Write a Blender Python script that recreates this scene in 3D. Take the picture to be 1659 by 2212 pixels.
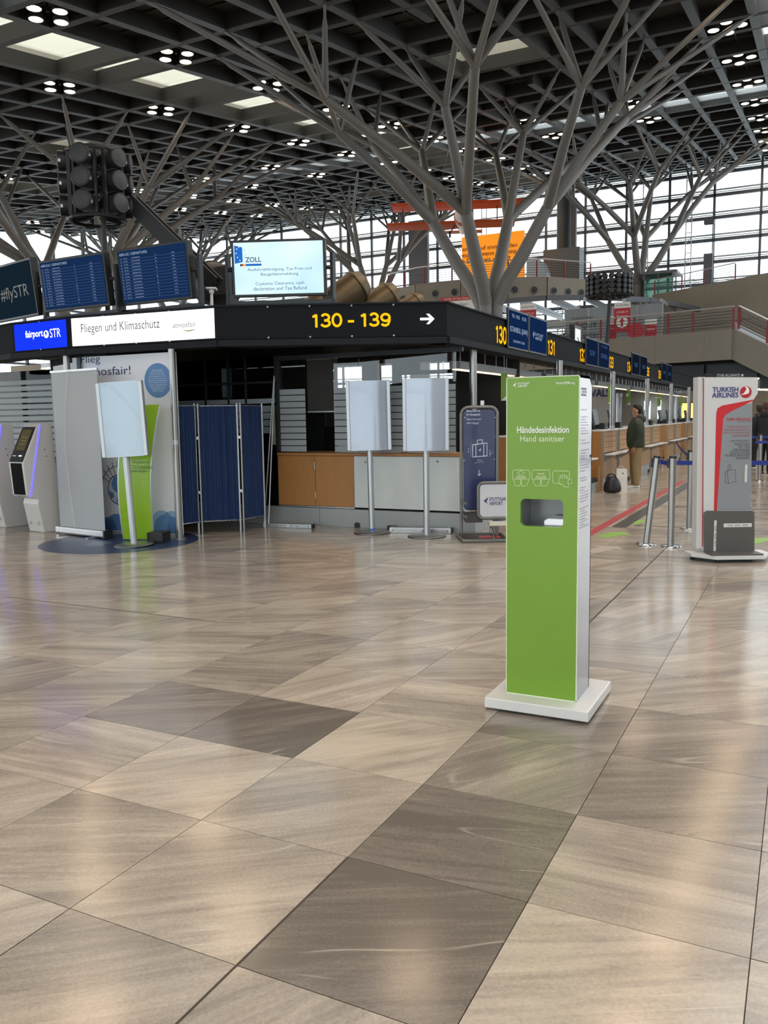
import bpy, bmesh, math, random
from mathutils import Vector, Matrix
random.seed(7)
for o in list(bpy.data.objects): bpy.data.objects.remove(o)
scene = bpy.context.scene
COL = scene.collection
# ------------------------------------------------------------------ camera
IW, IH, FPX = 1659.0, 2212.0, 1809.3
CAM = Vector((0, 0, 1.4766))
R_ = Vector((0.89350, 0.44882, -0.01508)).normalized()
F_ = Vector((-0.44670, 0.88762, -0.11206)).normalized()
U_ = R_.cross(F_).normalized(); R_ = F_.cross(U_).normalized()
cd = bpy.data.cameras.new('camera'); cam = bpy.data.objects.new('camera', cd); COL.objects.link(cam)
cd.sensor_fit = 'HORIZONTAL'; cd.sensor_width = 36.0; cd.lens = FPX / IW * 36.0
cd.clip_start = 0.05; cd.clip_end = 600
m = Matrix((R_, U_, -F_)).transposed().to_4x4(); m.translation = CAM; cam.matrix_world = m
scene.camera = cam
# ------------------------------------------------------------------ light and exposure
scene.view_settings.view_transform = 'Standard'; scene.view_settings.look = 'None'
scene.view_settings.gamma = 1.0; scene.view_settings.use_curve_mapping = False
scene.view_settings.exposure = 0.5
scene.cycles.use_adaptive_sampling = True; scene.cycles.adaptive_threshold = .045
scene.cycles.use_light_tree = False; scene.cycles.max_bounces = 5; scene.cycles.diffuse_bounces = 3; scene.cycles.glossy_bounces = 3; scene.cycles.transmission_bounces = 4; scene.cycles.transparent_max_bounces = 8
SKY = 2.45            # overcast sky, the same all round
LAMP = 37.0          # ceiling downlights
w = bpy.data.worlds.new('overcast'); scene.world = w; w.use_nodes = True
bg = w.node_tree.nodes['Background']; bg.inputs[0].default_value = (0.93, 0.965, 1.0, 1); bg.inputs[1].default_value = SKY

# ------------------------------------------------------------------ helpers: photo pixel -> point on a real plane
def ray(x, y): return F_ + R_ * ((x - IW / 2) / FPX) - U_ * ((y - IH / 2) / FPX)
def on(x, y, p, n):
    d = ray(x, y); n = Vector(n); return CAM + d * (((Vector(p) - CAM).dot(n)) / d.dot(n))
def fl(x, y, z=0.0): return on(x, y, (0, 0, z), (0, 0, 1))
def atX(x, y, X): return on(x, y, (X, 0, 0), (1, 0, 0))
def atY(x, y, Y): return on(x, y, (0, Y, 0), (0, 1, 0))
def lin(c): return tuple((v / 255 / 12.92) if v / 255 <= .04045 else ((v / 255 + .055) / 1.055) ** 2.4 for v in c)

# ------------------------------------------------------------------ materials
MATS = {}
def mat(name, rgb, rough=.5, metal=0.0, var=.06, scale=6.0, emit=None, estr=0.0, spec=.5, stretch=None, coat=0.0):
    if name in MATS: return MATS[name]
    m = bpy.data.materials.new(name); m.use_nodes = True; nt = m.node_tree; N = nt.nodes; L = nt.links
    b = N['Principled BSDF']; c = lin(rgb) + (1,)
    tc = N.new('ShaderNodeTexCoord'); mp = N.new('ShaderNodeMapping'); no = N.new('ShaderNodeTexNoise')
    if stretch: mp.inputs['Scale'].default_value = stretch
    no.inputs['Scale'].default_value = scale; no.inputs['Detail'].default_value = 3
    L.new(tc.outputs['Object'], mp.inputs[0]); L.new(mp.outputs[0], no.inputs[0])
    mx = N.new('ShaderNodeMix'); mx.data_type = 'RGBA'
    mx.inputs[6].default_value = tuple(v * (1 - var) for v in c[:3]) + (1,); mx.inputs[7].default_value = tuple(min(1, v * (1 + var)) for v in c[:3]) + (1,)
    L.new(no.outputs[0], mx.inputs[0]); L.new(mx.outputs[2], b.inputs['Base Color'])
    b.inputs['Roughness'].default_value = rough; b.inputs['Metallic'].default_value = metal
    b.inputs['Specular IOR Level'].default_value = spec; b.inputs['Coat Weight'].default_value = coat
    if emit: b.inputs['Emission Color'].default_value = lin(emit) + (1,); b.inputs['Emission Strength'].default_value = estr
    MATS[name] = m; return m
def glass(name, tint=(255, 255, 255), rough=.0, refl=1.0, milk=0.0, dif=.2):
    if name in MATS: return MATS[name]
    m = bpy.data.materials.new(name); m.use_nodes = True; nt = m.node_tree; N = nt.nodes; L = nt.links; N.clear()
    out = N.new('ShaderNodeOutputMaterial'); tr = N.new('ShaderNodeBsdfTransparent'); gl = N.new('ShaderNodeBsdfGlossy'); fr = N.new('ShaderNodeFresnel'); mx = N.new('ShaderNodeMixShader')
    tr.inputs[0].default_value = lin(tint) + (1,); gl.inputs['Roughness'].default_value = rough; fr.inputs[0].default_value = 1.45
    mu = N.new('ShaderNodeMath'); mu.operation = 'MULTIPLY'; mu.inputs[1].default_value = refl; L.new(fr.outputs[0], mu.inputs[0])
    L.new(mu.outputs[0], mx.inputs[0]); L.new(gl.outputs[0], mx.inputs[2])
    if milk:
        no = N.new('ShaderNodeTexNoise'); no.inputs['Scale'].default_value = 3; 
        df = N.new('ShaderNodeBsdfTranslucent'); d2 = N.new('ShaderNodeBsdfDiffuse'); m1 = N.new('ShaderNodeMixShader'); m2 = N.new('ShaderNodeMixShader')
        df.inputs[0].default_value = lin(tint) + (1,); d2.inputs[0].default_value = lin(tint) + (1,)
        m1.inputs[0].default_value = dif; L.new(df.outputs[0], m1.inputs[1]); L.new(d2.outputs[0], m1.inputs[2])
        m2.inputs[0].default_value = milk; L.new(tr.outputs[0], m2.inputs[1]); L.new(m1.outputs[0], m2.inputs[2]); L.new(m2.outputs[0], mx.inputs[1])
    else: L.new(tr.outputs[0], mx.inputs[1])
    L.new(mx.outputs[0], out.inputs[0]); MATS[name] = m; return m
def emis(name, rgb, s):
    if name in MATS: return MATS[name]
    m = bpy.data.materials.new(name); m.use_nodes = True; nt = m.node_tree; N = nt.nodes; N.clear()
    o = N.new('ShaderNodeOutputMaterial'); e = N.new('ShaderNodeEmission'); e.inputs[0].default_value = lin(rgb) + (1,); e.inputs[1].default_value = s
    nt.links.new(e.outputs[0], o.inputs[0]); MATS[name] = m
    if name != 'lamp_lens': m.cycles.emission_sampling = 'NONE'
    return m
WHITE = mat('white_lacquer', (226, 224, 220), .3, var=.02)
BLACK = mat('black_plastic', (18, 18, 20), .45)
STEEL = mat('brushed_steel', (158, 156, 152), .33, .9, var=.08, scale=30, stretch=(1, 1, .05))
ALU = mat('aluminium', (186, 188, 190), .38, .75, var=.04)
DARKM = mat('anthracite_metal', (44, 47, 52), .45, .2)
ROOFM = mat('roof_beam_grey', (56, 54, 52), .6, .1, var=.1)
DECK = mat('roof_deck_grey', (48, 46, 44), .8, var=.12)
TREE = mat('tree_column_grey', (112, 110, 107), .55, .15, var=.06)
WOOD = mat('beech_veneer', (176, 122, 66), .45, var=.16, scale=9, stretch=(6, 6, .5))
WOODL = mat('beech_veneer_light', (172, 132, 88), .5, var=.1, scale=9, stretch=(6, 6, .5))
STONE = mat('sandstone_panel', (124, 118, 107), .75, var=.08, scale=2)
YELLOW = emis('amber_lit', (255, 182, 20), 1.0)
LITW = emis('white_lit', (255, 255, 255), 1.25)
NAVY = mat('navy_print', (30, 38, 104), .4, var=.03)
RED = mat('signal_red', (176, 36, 44), .4, var=.05)
DKRED = mat('dark_red_paint', (120, 24, 30), .45)
GLASS = glass('clear_glass'); FGLASS = glass('facade_glass', (240, 246, 248), refl=.6); SMOKE = glass('dark_glass', (96, 106, 108))
FROST = glass('frosted_film', (206, 212, 214), rough=.4, milk=.85, dif=.75)
SKYL = glass('skylight_pane', (226, 224, 214), rough=.3, refl=.5, milk=.55)

# ------------------------------------------------------------------ mesh builder
class MB:
    def __init__(s): s.v = []; s.f = []; s.mi = []
    def add(s, vs, fs, mi=0):
        k = len(s.v); s.v += [tuple(v) for v in vs]; s.f += [tuple(i + k for i in f) for f in fs]; s.mi += [mi] * len(fs); return s
    def box(s, x0, x1, y0, y1, z0, z1, mi=0):
        return s.add([(x0, y0, z0), (x1, y0, z0), (x1, y1, z0), (x0, y1, z0), (x0, y0, z1), (x1, y0, z1), (x1, y1, z1), (x0, y1, z1)],
                     [(0, 3, 2, 1), (4, 5, 6, 7), (0, 1, 5, 4), (1, 2, 6, 5), (2, 3, 7, 6), (3, 0, 4, 7)], mi)
    def obox(s, c, ax, ay, az, mi=0):      # centre and three half-extent vectors
        c, ax, ay, az = Vector(c), Vector(ax), Vector(ay), Vector(az)
        vs = [c + ax * i + ay * j + az * k for k in (-1, 1) for i, j in ((-1, -1), (1, -1), (1, 1), (-1, 1))]
        return s.add(vs, [(0, 3, 2, 1), (4, 5, 6, 7), (0, 1, 5, 4), (1, 2, 6, 5), (2, 3, 7, 6), (3, 0, 4, 7)], mi)
    def bar(s, p, q, w, h, up=(0, 0, 1), mi=0):
        p, q = Vector(p), Vector(q); d = q - p; u = Vector(up); n = d.cross(u)
        if n.length < 1e-6: n = d.cross(Vector((1, 0, 0)))
        n.normalize(); u = n.cross(d).normalized()
        return s.obox((p + q) / 2, d / 2, n * (w / 2), u * (h / 2), mi)
    def tube(s, pts, rs, n=12, cap=True, mi=0):
        pts = [Vector(p) for p in pts]
        if not hasattr(rs, '__len__'): rs = [rs] * len(pts)
        k0 = len(s.v); d0 = (pts[1] - pts[0]).normalized()
        a = d0.orthogonal().normalized()
        for i, p in enumerate(pts):
            d = (pts[min(i + 1, len(pts) - 1)] - pts[max(i - 1, 0)]).normalized()
            a = (a - d * a.dot(d)).normalized(); b = d.cross(a)
            for j in range(n):
                t = 2 * math.pi * j / n; s.v.append(tuple(p + (a * math.cos(t) + b * math.sin(t)) * rs[i]))
        for i in range(len(pts) - 1):
            for j in range(n):
                j2 = (j + 1) % n; s.f.append((k0 + i * n + j, k0 + i * n + j2, k0 + (i + 1) * n + j2, k0 + (i + 1) * n + j)); s.mi.append(mi)
        if cap:
            s.f.append(tuple(k0 + j for j in reversed(range(n)))); s.f.append(tuple(k0 + (len(pts) - 1) * n + j for j in range(n))); s.mi += [mi, mi]
        return s
    def lathe(s, prof, c=(0, 0, 0), n=24, axis=(0, 0, 1), mi=0):   # profile (r, h)
        c = Vector(c); z = Vector(axis).normalized(); a = z.orthogonal().normalized(); b = z.cross(a); k0 = len(s.v); m_ = len(prof)
        for r, h in prof:
            for j in range(n):
                t = 2 * math.pi * j / n; s.v.append(tuple(c + z * h + (a * math.cos(t) + b * math.sin(t)) * r))
        for i in range(m_ - 1):
            for j in range(n):
                j2 = (j + 1) % n; s.f.append((k0 + i * n + j, k0 + i * n + j2, k0 + (i + 1) * n + j2, k0 + (i + 1) * n + j)); s.mi.append(mi)
        if prof[0][0] > 1e-5: s.f.append(tuple(k0 + j for j in reversed(range(n)))); s.mi.append(mi)
        if prof[-1][0] > 1e-5: s.f.append(tuple(k0 + (m_ - 1) * n + j for j in range(n))); s.mi.append(mi)
        return s
    def prism(s, poly, o, x, y, d, mi=0):   # 2-D polygon in frame (o,x,y) extruded by vector d
        o, x, y, d = Vector(o), Vector(x), Vector(y), Vector(d); n = len(poly)
        vs = [o + x * a + y * b for a, b in poly]; vs += [v + d for v in vs]
        return s.add(vs, [tuple(range(n)), tuple(reversed(range(n, 2 * n)))] + [(i, (i + 1) % n + 0, (i + 1) % n + n, i + n)[::-1] for i in range(n)], mi)
    def mesh(s, name, off=(0, 0, 0), mats=(), smooth=False, bev=0):
        me = bpy.data.meshes.new(name); ox, oy, oz = off
        me.from_pydata([(a - ox, b - oy, c - oz) for a, b, c in s.v], [], s.f)
        if not isinstance(mats, (list, tuple)): mats = [mats]
        for m in mats: me.materials.append(m)
        if any(s.mi): me.polygons.foreach_set('material_index', s.mi)
        bm = bmesh.new(); bm.from_mesh(me); bmesh.ops.recalc_face_normals(bm, faces=bm.faces)
        if bev: bmesh.ops.bevel(bm, geom=[e for e in bm.edges if len(e.link_faces) == 2 and e.calc_face_angle(0) > .5], offset=bev, segments=2, affect='EDGES', profile=.6)
        bm.to_mesh(me); bm.free()
        if smooth:
            me.polygons.foreach_set('use_smooth', [True] * len(me.polygons))
            try: me.set_sharp_from_angle(angle=math.radians(40))
            except Exception: pass
        me.update(); return me
    def build(s, name, mats, parent=None, smooth=False, bev=0, loc=None):
        off = wloc(parent) if parent else (loc or (0, 0, 0))
        ob = bpy.data.objects.new(name, s.mesh(name, off, mats, smooth, bev)); COL.objects.link(ob)
        if parent: ob.parent = parent
        elif loc: ob.location = loc
        return ob
def wloc(o):
    p = Vector((0, 0, 0))
    while o: p += o.location; o = o.parent
    return p
def tag(o, label=None, cat=None, group=None, kind=None):
    if label: o['label'] = label
    if cat: o['category'] = cat
    if group: o['group'] = group
    if kind: o['kind'] = kind
    return o
def thing(name, label, cat, loc=(0, 0, 0), group=None, kind=None):
    o = bpy.data.objects.new(name, None); o.empty_display_size = .1; COL.objects.link(o); o.location = loc
    return tag(o, label, cat, group, kind)
def put(mesh, name, parent=None, loc=(0, 0, 0), rot=(0, 0, 0)):
    o = bpy.data.objects.new(name, mesh); COL.objects.link(o); o.location = loc; o.rotation_euler = rot
    if parent: o.parent = parent
    return o
def copy_tree(o, parent=None):
    c = o.copy(); COL.objects.link(c)
    if parent: c.parent = parent
    for ch in o.children: copy_tree(ch, c)
    return c
def text(name, s, c, xd, up, mt, parent, w=None, h=None, bold=0.0, align='CENTER', thick=.002, shear=0.0, space=1.0):
    """lettering: c = anchor (middle of the line for CENTER, its left end for LEFT), fitted to width w and/or height h"""
    cu = bpy.data.curves.new(name, 'FONT'); cu.body = s; cu.size = 1; cu.offset = bold; cu.extrude = 0; cu.shear = shear; cu.align_x = 'LEFT'; cu.resolution_u = 3
    cu.space_character = space
    tmp = bpy.data.objects.new('tmp', cu); me0 = tmp.to_mesh()
    vs = [v.co.copy() for v in me0.vertices]; fs = [tuple(p.vertices) for p in me0.polygons]
    tmp.to_mesh_clear(); bpy.data.objects.remove(tmp); bpy.data.curves.remove(cu)
    if not vs: return None
    x0 = min(v.x for v in vs); x1 = max(v.x for v in vs); y0 = min(v.y for v in vs); y1 = max(v.y for v in vs)
    sx = w / (x1 - x0) if w else None; sy = h / (y1 - y0) if h else None
    sx = sx or sy; sy = sy or sx
    xd, up, c = Vector(xd).normalized(), Vector(up).normalized(), Vector(c); n = xd.cross(up)
    ax = {'CENTER': (x0 + x1) / 2, 'LEFT': x0, 'RIGHT': x1}[align]; ay = (y0 + y1) / 2
    b = MB(); b.add([c + xd * ((v.x - ax) * sx) + up * ((v.y - ay) * sy) + n * thick for v in vs], fs)
    return b.build(name, mt, parent)

# ================================================================== FLOOR
T = .625; GX, GY = -1.332, 2.338
def floor_mat():
    m = bpy.data.materials.new('polished_granite'); m.use_nodes = True; nt = m.node_tree; N = nt.nodes; L = nt.links; b = N['Principled BSDF']
    def math_(op, a, bb=None, c=None):
        n = N.new('ShaderNodeMath'); n.operation = op
        for i, v in enumerate((a, bb, c)):
            if v is None: continue
            if isinstance(v, (int, float)): n.inputs[i].default_value = v
            else: L.new(v, n.inputs[i])
        return n.outputs[0]
    geo = N.new('ShaderNodeNewGeometry'); sp = N.new('ShaderNodeSeparateXYZ'); L.new(geo.outputs['Position'], sp.inputs[0])
    cx = math_('FLOOR', math_('DIVIDE', math_('SUBTRACT', sp.outputs[0], GX), T)); cy = math_('FLOOR', math_('DIVIDE', math_('SUBTRACT', sp.outputs[1], GY), T))
    cc = N.new('ShaderNodeCombineXYZ'); L.new(cx, cc.inputs[0]); L.new(cy, cc.inputs[1]); wn = N.new('ShaderNodeTexWhiteNoise'); wn.noise_dimensions = '2D'; L.new(cc.outputs[0], wn.inputs[0])
    rs = N.new('ShaderNodeSeparateColor'); L.new(wn.outputs['Color'], rs.inputs[0])
    ang = math_('MULTIPLY_ADD', rs.outputs[0], 1.1, -1.15)
    vr = N.new('ShaderNodeVectorRotate'); vr.rotation_type = 'Z_AXIS'; L.new(geo.outputs['Position'], vr.inputs[0]); L.new(ang, vr.inputs['Angle'])
    off = N.new('ShaderNodeVectorMath'); off.operation = 'SCALE'; L.new(wn.outputs['Color'], off.inputs[0]); off.inputs['Scale'].default_value = 90
    ad = N.new('ShaderNodeVectorMath'); ad.operation = 'ADD'; L.new(vr.outputs[0], ad.inputs[0]); L.new(off.outputs[0], ad.inputs[1])
    def noise(scale, st, det=5, rough=.6, dist=0.0):
        mp = N.new('ShaderNodeMapping'); mp.inputs['Scale'].default_value = st; L.new(ad.outputs[0], mp.inputs[0])
        n = N.new('ShaderNodeTexNoise'); n.inputs['Scale'].default_value = scale; n.inputs['Detail'].default_value = det; n.inputs['Roughness'].default_value = rough; n.inputs['Distortion'].default_value = dist
        L.new(mp.outputs[0], n.inputs[0]); return n.outputs[0]
    def ramp(f, *st):
        r = N.new('ShaderNodeValToRGB'); e = r.color_ramp.elements
        while len(e) < len(st): e.new(.5)
        for k, (p, c) in enumerate(st): e[k].position = p; e[k].color = (c + (1,)) if isinstance(c, tuple) else (c, c, c, 1)
        L.new(f, r.inputs[0]); return r.outputs[0]
    band = noise(1.6, (.5, 2.6, 1), 6, .62, .6); band2 = noise(3.2, (.35, 5.5, 1), 5, .65, .8); grain = noise(95, (1, 1, 1), 3, .7)
    f = math_('ADD', math_('MULTIPLY', band, .62), math_('MULTIPLY', band2, .38))
    f = math_('ADD', f, math_('MULTIPLY_ADD', rs.outputs[1], .11, -.055))
    oi = N.new('ShaderNodeObjectInfo'); f = math_('ADD', f, math_('SUBTRACT', N_sep(N, L, oi.outputs['Color']), 1.0))
    f = math_('ADD', f, math_('MULTIPLY_ADD', grain, .26, -.13))
    base = ramp(f, (.20, lin((116, 107, 99))), (.40, lin((150, 139, 128))), (.54, lin((180, 167, 152))), (.70, lin((208, 195, 177))))
    vein = noise(1.0, (.7, 4.2, 1), 2, .4, .15); vw = ramp(vein, (.490, 0.0), (.5, 1.0), (.510, 0.0))
    vmask = ramp(noise(2.2, (1, 1, 1), 2), (.54, 0.0), (.66, 1.0))
    dk = noise(2.2, (.5, 6, 1), 7, .6, 1.2); dw = ramp(dk, (.485, 0.0), (.5, 1.0), (.515, 0.0)); dmask = ramp(noise(2.7, (1, 1.4, 1), 3), (.58, 0.0), (.68, 1.0))
    mx = N.new('ShaderNodeMix'); mx.data_type = 'RGBA'; L.new(math_('MULTIPLY', math_('MULTIPLY', vw, vmask), .45), mx.inputs[0]); L.new(base, mx.inputs[6]); mx.inputs[7].default_value = lin((226, 216, 200)) + (1,)
    m2 = N.new('ShaderNodeMix'); m2.data_type = 'RGBA'; L.new(math_('MULTIPLY', math_('MULTIPLY', dw, dmask), .6), m2.inputs[0]); L.new(mx.outputs[2], m2.inputs[6]); m2.inputs[7].default_value = lin((84, 78, 76)) + (1,)
    L.new(m2.outputs[2], b.inputs['Base Color'])
    L.new(math_('MULTIPLY_ADD', band2, .08, .12), b.inputs['Roughness']); b.inputs['Specular IOR Level'].default_value = .5
    return m
def N_sep(N, L, c):
    s = N.new('ShaderNodeSeparateColor'); L.new(c, s.inputs[0]); return s.outputs[0]
GRAN = floor_mat()
JOINT = mat('joint_grout', (74, 66, 58), .8)
floor = thing('floor', None, None, (0, 0, 0), kind='structure')
MB().box(-62, 22, -20, 78, -.3, -.006).build('screed', JOINT, floor)
def proj(P):
    d = Vector(P) - CAM; z = d.dot(F_)
    if z < .1: return None
    return IW / 2 + FPX * d.dot(R_) / z, IH / 2 - FPX * d.dot(U_) / z, z
cells = []
for i in range(-75, 20):
    for j in range(-6, 75):
        cx, cy = GX + (i + .5) * T, GY + (j + .5) * T
        q = proj((cx, cy, 0))
        vis = q and -180 < q[0] < IW + 180 and q[1] < IH + 260
        area = 0 if not vis else FPX ** 2 * T * T * CAM.z / (q[2] ** 3)
        cells.append((area, i, j))
cells.sort(reverse=True)
tm = MB().box(-T / 2 + .0016, T / 2 - .0016, -T / 2 + .0016, T / 2 - .0016, -.02, 0).mesh('floor_tile', (0, 0, 0), GRAN)
# tone of the tiles that stand out in the photo (cell index -> offset of the stone's own tone)
TONE = {(0, 0): -.27, (0, -1): -.25, (-2, 1): -.22, (-1, 1): .05, (-2, 0): .12, (-1, 0): .03, (-1, -1): .04, (-2, -1): .0, (1, 0): -.03, (0, 1): -.03, (-3, 1): -.15, (-1, 2): .06, (-2, 2): .07, (-3, 2): -.08, (1, 1): -.1, (0, 2): -.12, (1, 2): -.16, (1, -1): .02}
rest = MB()
for k, (a, i, j) in enumerate(cells):
    cx, cy = GX + (i + .5) * T, GY + (j + .5) * T
    if k < 300:
        o = put(tm, 'floor_tile', floor, (cx, cy, 0)); t = 1 + TONE.get((i, j), 0); o.color = (t, t, t, 1)
    else: rest.add([(cx - T / 2 + .0016, cy - T / 2 + .0016, 0), (cx + T / 2 - .0016, cy - T / 2 + .0016, 0), (cx + T / 2 - .0016, cy + T / 2 - .0016, 0), (cx - T / 2 + .0016, cy + T / 2 - .0016, 0)], [(0, 1, 2, 3)])
tag(rest.build('far_floor_tiles', GRAN, floor), kind='stuff')
xs0 = GX - 75 * T; ys1 = GY + 75 * T
tag(MB().box(-62, 22, ys1, 78, -.02, 0).box(-62, xs0, -6 * T + GY, ys1, -.02, 0).box(-62, 22, -20, -6 * T + GY, -.02, 0).box(GX + 20 * T, 22, GY - 6 * T, ys1, -.02, 0).build('outer_floor_slab', GRAN, floor), kind='stuff')
for (x0, y0, x1, y1, w_) in ((380, 2212, 752, 1852, .007), (1278, 1347, 1452, 1182, .012), (0, 1291, 465, 1345, .008)):
    a_, c_ = fl(x0, y0, .0006), fl(x1, y1, .0006)
    if abs(c_.x - a_.x) < abs(c_.y - a_.y): a_.x = c_.x = GX + T * round(((a_.x + c_.x) / 2 - GX) / T)
    else: a_.y = c_.y = GY + T * round(((a_.y + c_.y) / 2 - GY) / T)
    MB().bar(a_, c_, w_, .0012).build('expansion_joint', JOINT, floor)
# markings laid on the floor
DSTRIP = mat('dark_floor_strip', (58, 56, 54), .35)
b = MB(); b.box(-2.24, -2.05, 11.1, 34, .0005, .003)
o = b.build('floor_strip', DSTRIP, loc=(-2.14, 20, 0)); tag(o, 'dark metal strip running along the floor beside the red tape', 'floor strip')
o = MB().box(-2.42, -2.30, 9.4, 19.2, .0005, .003).build('floor_tape', mat('red_tape', (170, 52, 58), .5), loc=(-2.36, 14, 0)); tag(o, 'long red waiting line tape on the floor before the desks', 'floor tape')
for k, (y, x0, x1) in enumerate(((11.35, -2.0, 1.5), (13.9, -1.9, 1.5), (17.6, -1.9, 1.5))):
    o = MB().box(x0, x1, y, y + .05, .0005, .003).build('floor_joint_strip', DSTRIP, loc=((x0 + x1) / 2, y, 0))
    tag(o, ('nearest', 'middle', 'farthest')[k] + ' of the three thin dark strips across the queue floor', 'floor strip', 'cross strips')
GSTK = mat('green_sticker', (128, 176, 62), .5)
for k, (x, y, sz, mt_, lb) in enumerate(((1325, 1155, .28, GSTK, 'green arrow sticker on floor right of the sanitiser column'), (1372, 1128, .3, GSTK, 'green arrow sticker on floor beside dark strip near red tape'), (1302, 1186, .3, mat('pale_sticker', (176, 164, 152), .5), 'faded pale arrow sticker on floor beside sanitiser column'), (1636, 1168, .3, GSTK, 'green floor sticker right of the airline baggage stand'))):
    p = fl(x, y); b = MB(); b.prism([(-sz, -.1), (.1, -.1), (.1, -.2), (sz, 0), (.1, .2), (.1, .1), (-sz, .1)], p + Vector((0, 0, .0006)), (.35, .93, 0), (.93, -.35, 0), (0, 0, .001))
    tag(b.build('floor_sticker', mt_, loc=tuple(p)), lb, 'sticker')

# ================================================================== ROOF
RH = 8.5; SL = .155
def rz(y): return CAM.z + RH + SL * y
SX = [10.44, -11.16, -32.76, -54.36]; SY = [-.95, 31.45, 63.85]
YL = [1.765, 3.635, 7.165, 9.035, 12.565, 14.435]
ceil = thing('ceiling', None, None, (0, 0, 0), kind='structure')
BD = .5   # beam depth
def sheared(b):       # roof rises with y
    b.v = [(x, y, z + SL * y) for x, y, z in b.v]; return b
beamA = sheared(MB().box(-.09, .09, -2.7, 2.7, 0, BD).box(-.15, .15, -2.7, 2.7, -.03, .0)).mesh('roof_beam', (0, 0, 0), ROOFM)
beamB = MB().box(-10.8, 10.8, -.07, .07, 0, BD).box(-10.8, 10.8, -.12, .12, -.03, 0).mesh('cross_beam', (0, 0, 0), ROOFM)
beamS = sheared(MB().box(-.09, .09, -.935, .935, 0, BD).box(-.15, .15, -.935, .935, -.03, 0)).mesh('roof_beam', (0, 0, 0), ROOFM)
dk = MB()
def deckrect(x0, x1, y0, y1): dk.box(x0, x1, y0, y1, BD, BD + .25)
e = 9.0; yE = 14.435
deckrect(-e, e, -yE, -1.765); deckrect(-e, e, 1.765, yE); deckrect(-e, -1.8, -1.765, 1.765); deckrect(1.8, e, -1.765, 1.765)
deckM = sheared(dk).mesh('roof_deck', (0, 0, 0), DECK)
pu = MB()
for k in range(-5, 5):
    for t in (.5,):
        x = (k + t) * 1.8; pu.box(x - .03, x + .03, -yE, -1.765, BD - .07, BD); pu.box(x - .03, x + .03, 1.765, yE, BD - .07, BD)
for s_ in (-1, 1):
    for a, c in zip(YL[:-1], YL[1:]):
        n_ = 3 if c - a > 2.5 else 1
        for q in range(1, n_ + 1):
            y = s_ * (a + (c - a) * q / (n_ + 1)); pu.box(-e, e, y - .03, y + .03, BD - .07, BD)
purM = sheared(pu).mesh('purlins', (0, 0, 0), ROOFM)
skyM = sheared(MB().box(-1.8, 1.8, -1.765, 1.765, BD + .6, BD + .63)).mesh('skylight_pane', (0, 0, 0), SKYL)
shaft = MB()
for x in (-1.8, 1.8): shaft.box(x - .05, x + .05, -1.765, 1.765, BD, BD + .6)
for y in (-1.765, 1.765): shaft.box(-1.8, 1.8, y - .05, y + .05, BD, BD + .6)
SHAFT = mat('skylight_upstand', (200, 198, 192), .7)
shaftM = sheared(shaft).mesh('skylight_frame', (0, 0, 0), SHAFT)
ups = MB(); 
for s_ in (-1, 1): ups.box(s_ * (10.8 - 1.75) - .04, s_ * (10.8 - 1.75) + .04, -16.2, 16.2, BD, BD + .15)
for s_ in (-1, 1): ups.box(-9.05, 9.05, s_ * yE - .04, s_ * yE + .04, BD, BD + .15)
upsM = sheared(ups).mesh('strip_upstand', (0, 0, 0), SHAFT)
bayA = sheared(MB().box(-1.75, 1.75, -1.75, 1.75, BD + .15, BD + .18)).mesh('strip_pane', (0, 0, 0), SKYL)
bayN = sheared(MB().box(-1.75, 1.75, -.92, .92, BD + .15, BD + .18)).mesh('strip_pane', (0, 0, 0), SKYL)
bayX = sheared(MB().box(-.8, .8, -1.69, 1.69, .27, .3)).mesh('strip_pane', (0, 0, 0), glass('strip_glass', (236, 240, 240), rough=.2, refl=.5, milk=.25))
for ty in SY:
    for tx in SX:
        z = rz(ty); at = (tx, ty, z)
        if tx < -50 and ty < 0: continue
        inview = tx < 0 and ty > 0
        for mm, nm in ((deckM, 'roof_deck'), (purM, 'purlins'), (skyM, 'skylight_pane'), (shaftM, 'skylight_frame'), (upsM, 'strip_upstand')):
            if nm == 'purlins' and not inview: continue
            o = put(mm, nm, ceil, at)
            if nm == 'purlins': o['kind'] = 'stuff'
        for k in range(-5, 6):
            if not inview and k % 5: continue
            for q in range(-3, 3):
                y = q * 5.4 + 2.7
                if k == 0:
                    put(beamA, 'roof_beam', ceil, (tx, ty + y, z + SL * y)) if abs(y) > 3 else put(beamS, 'roof_beam', ceil, (tx, ty + y, z + SL * y))
                else: put(beamA, 'roof_beam', ceil, (tx + 1.8 * k, ty + y, z + SL * y))
        if not inview and tx > 0: continue
        for s_ in (-1, 1):
            for y in YL: put(beamB, 'cross_beam', ceil, (tx, ty + s_ * y, z + SL * s_ * y))
        # glazed strip along the slab's left edge and far edge
        for q in range(-3, 3):
            yw = q * 5.4; yn = yw + 2.7
            put(bayA, 'strip_pane', ceil, (tx - 10.8, ty + yw, z + SL * yw)); put(bayN, 'strip_pane', ceil, (tx - 10.8, ty + yn, z + SL * yn))
        for k in range(-5, 5): put(bayX, 'strip_pane', ceil, (tx + 1.8 * (k + .5), ty - 16.2, z - SL * 16.2))

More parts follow.
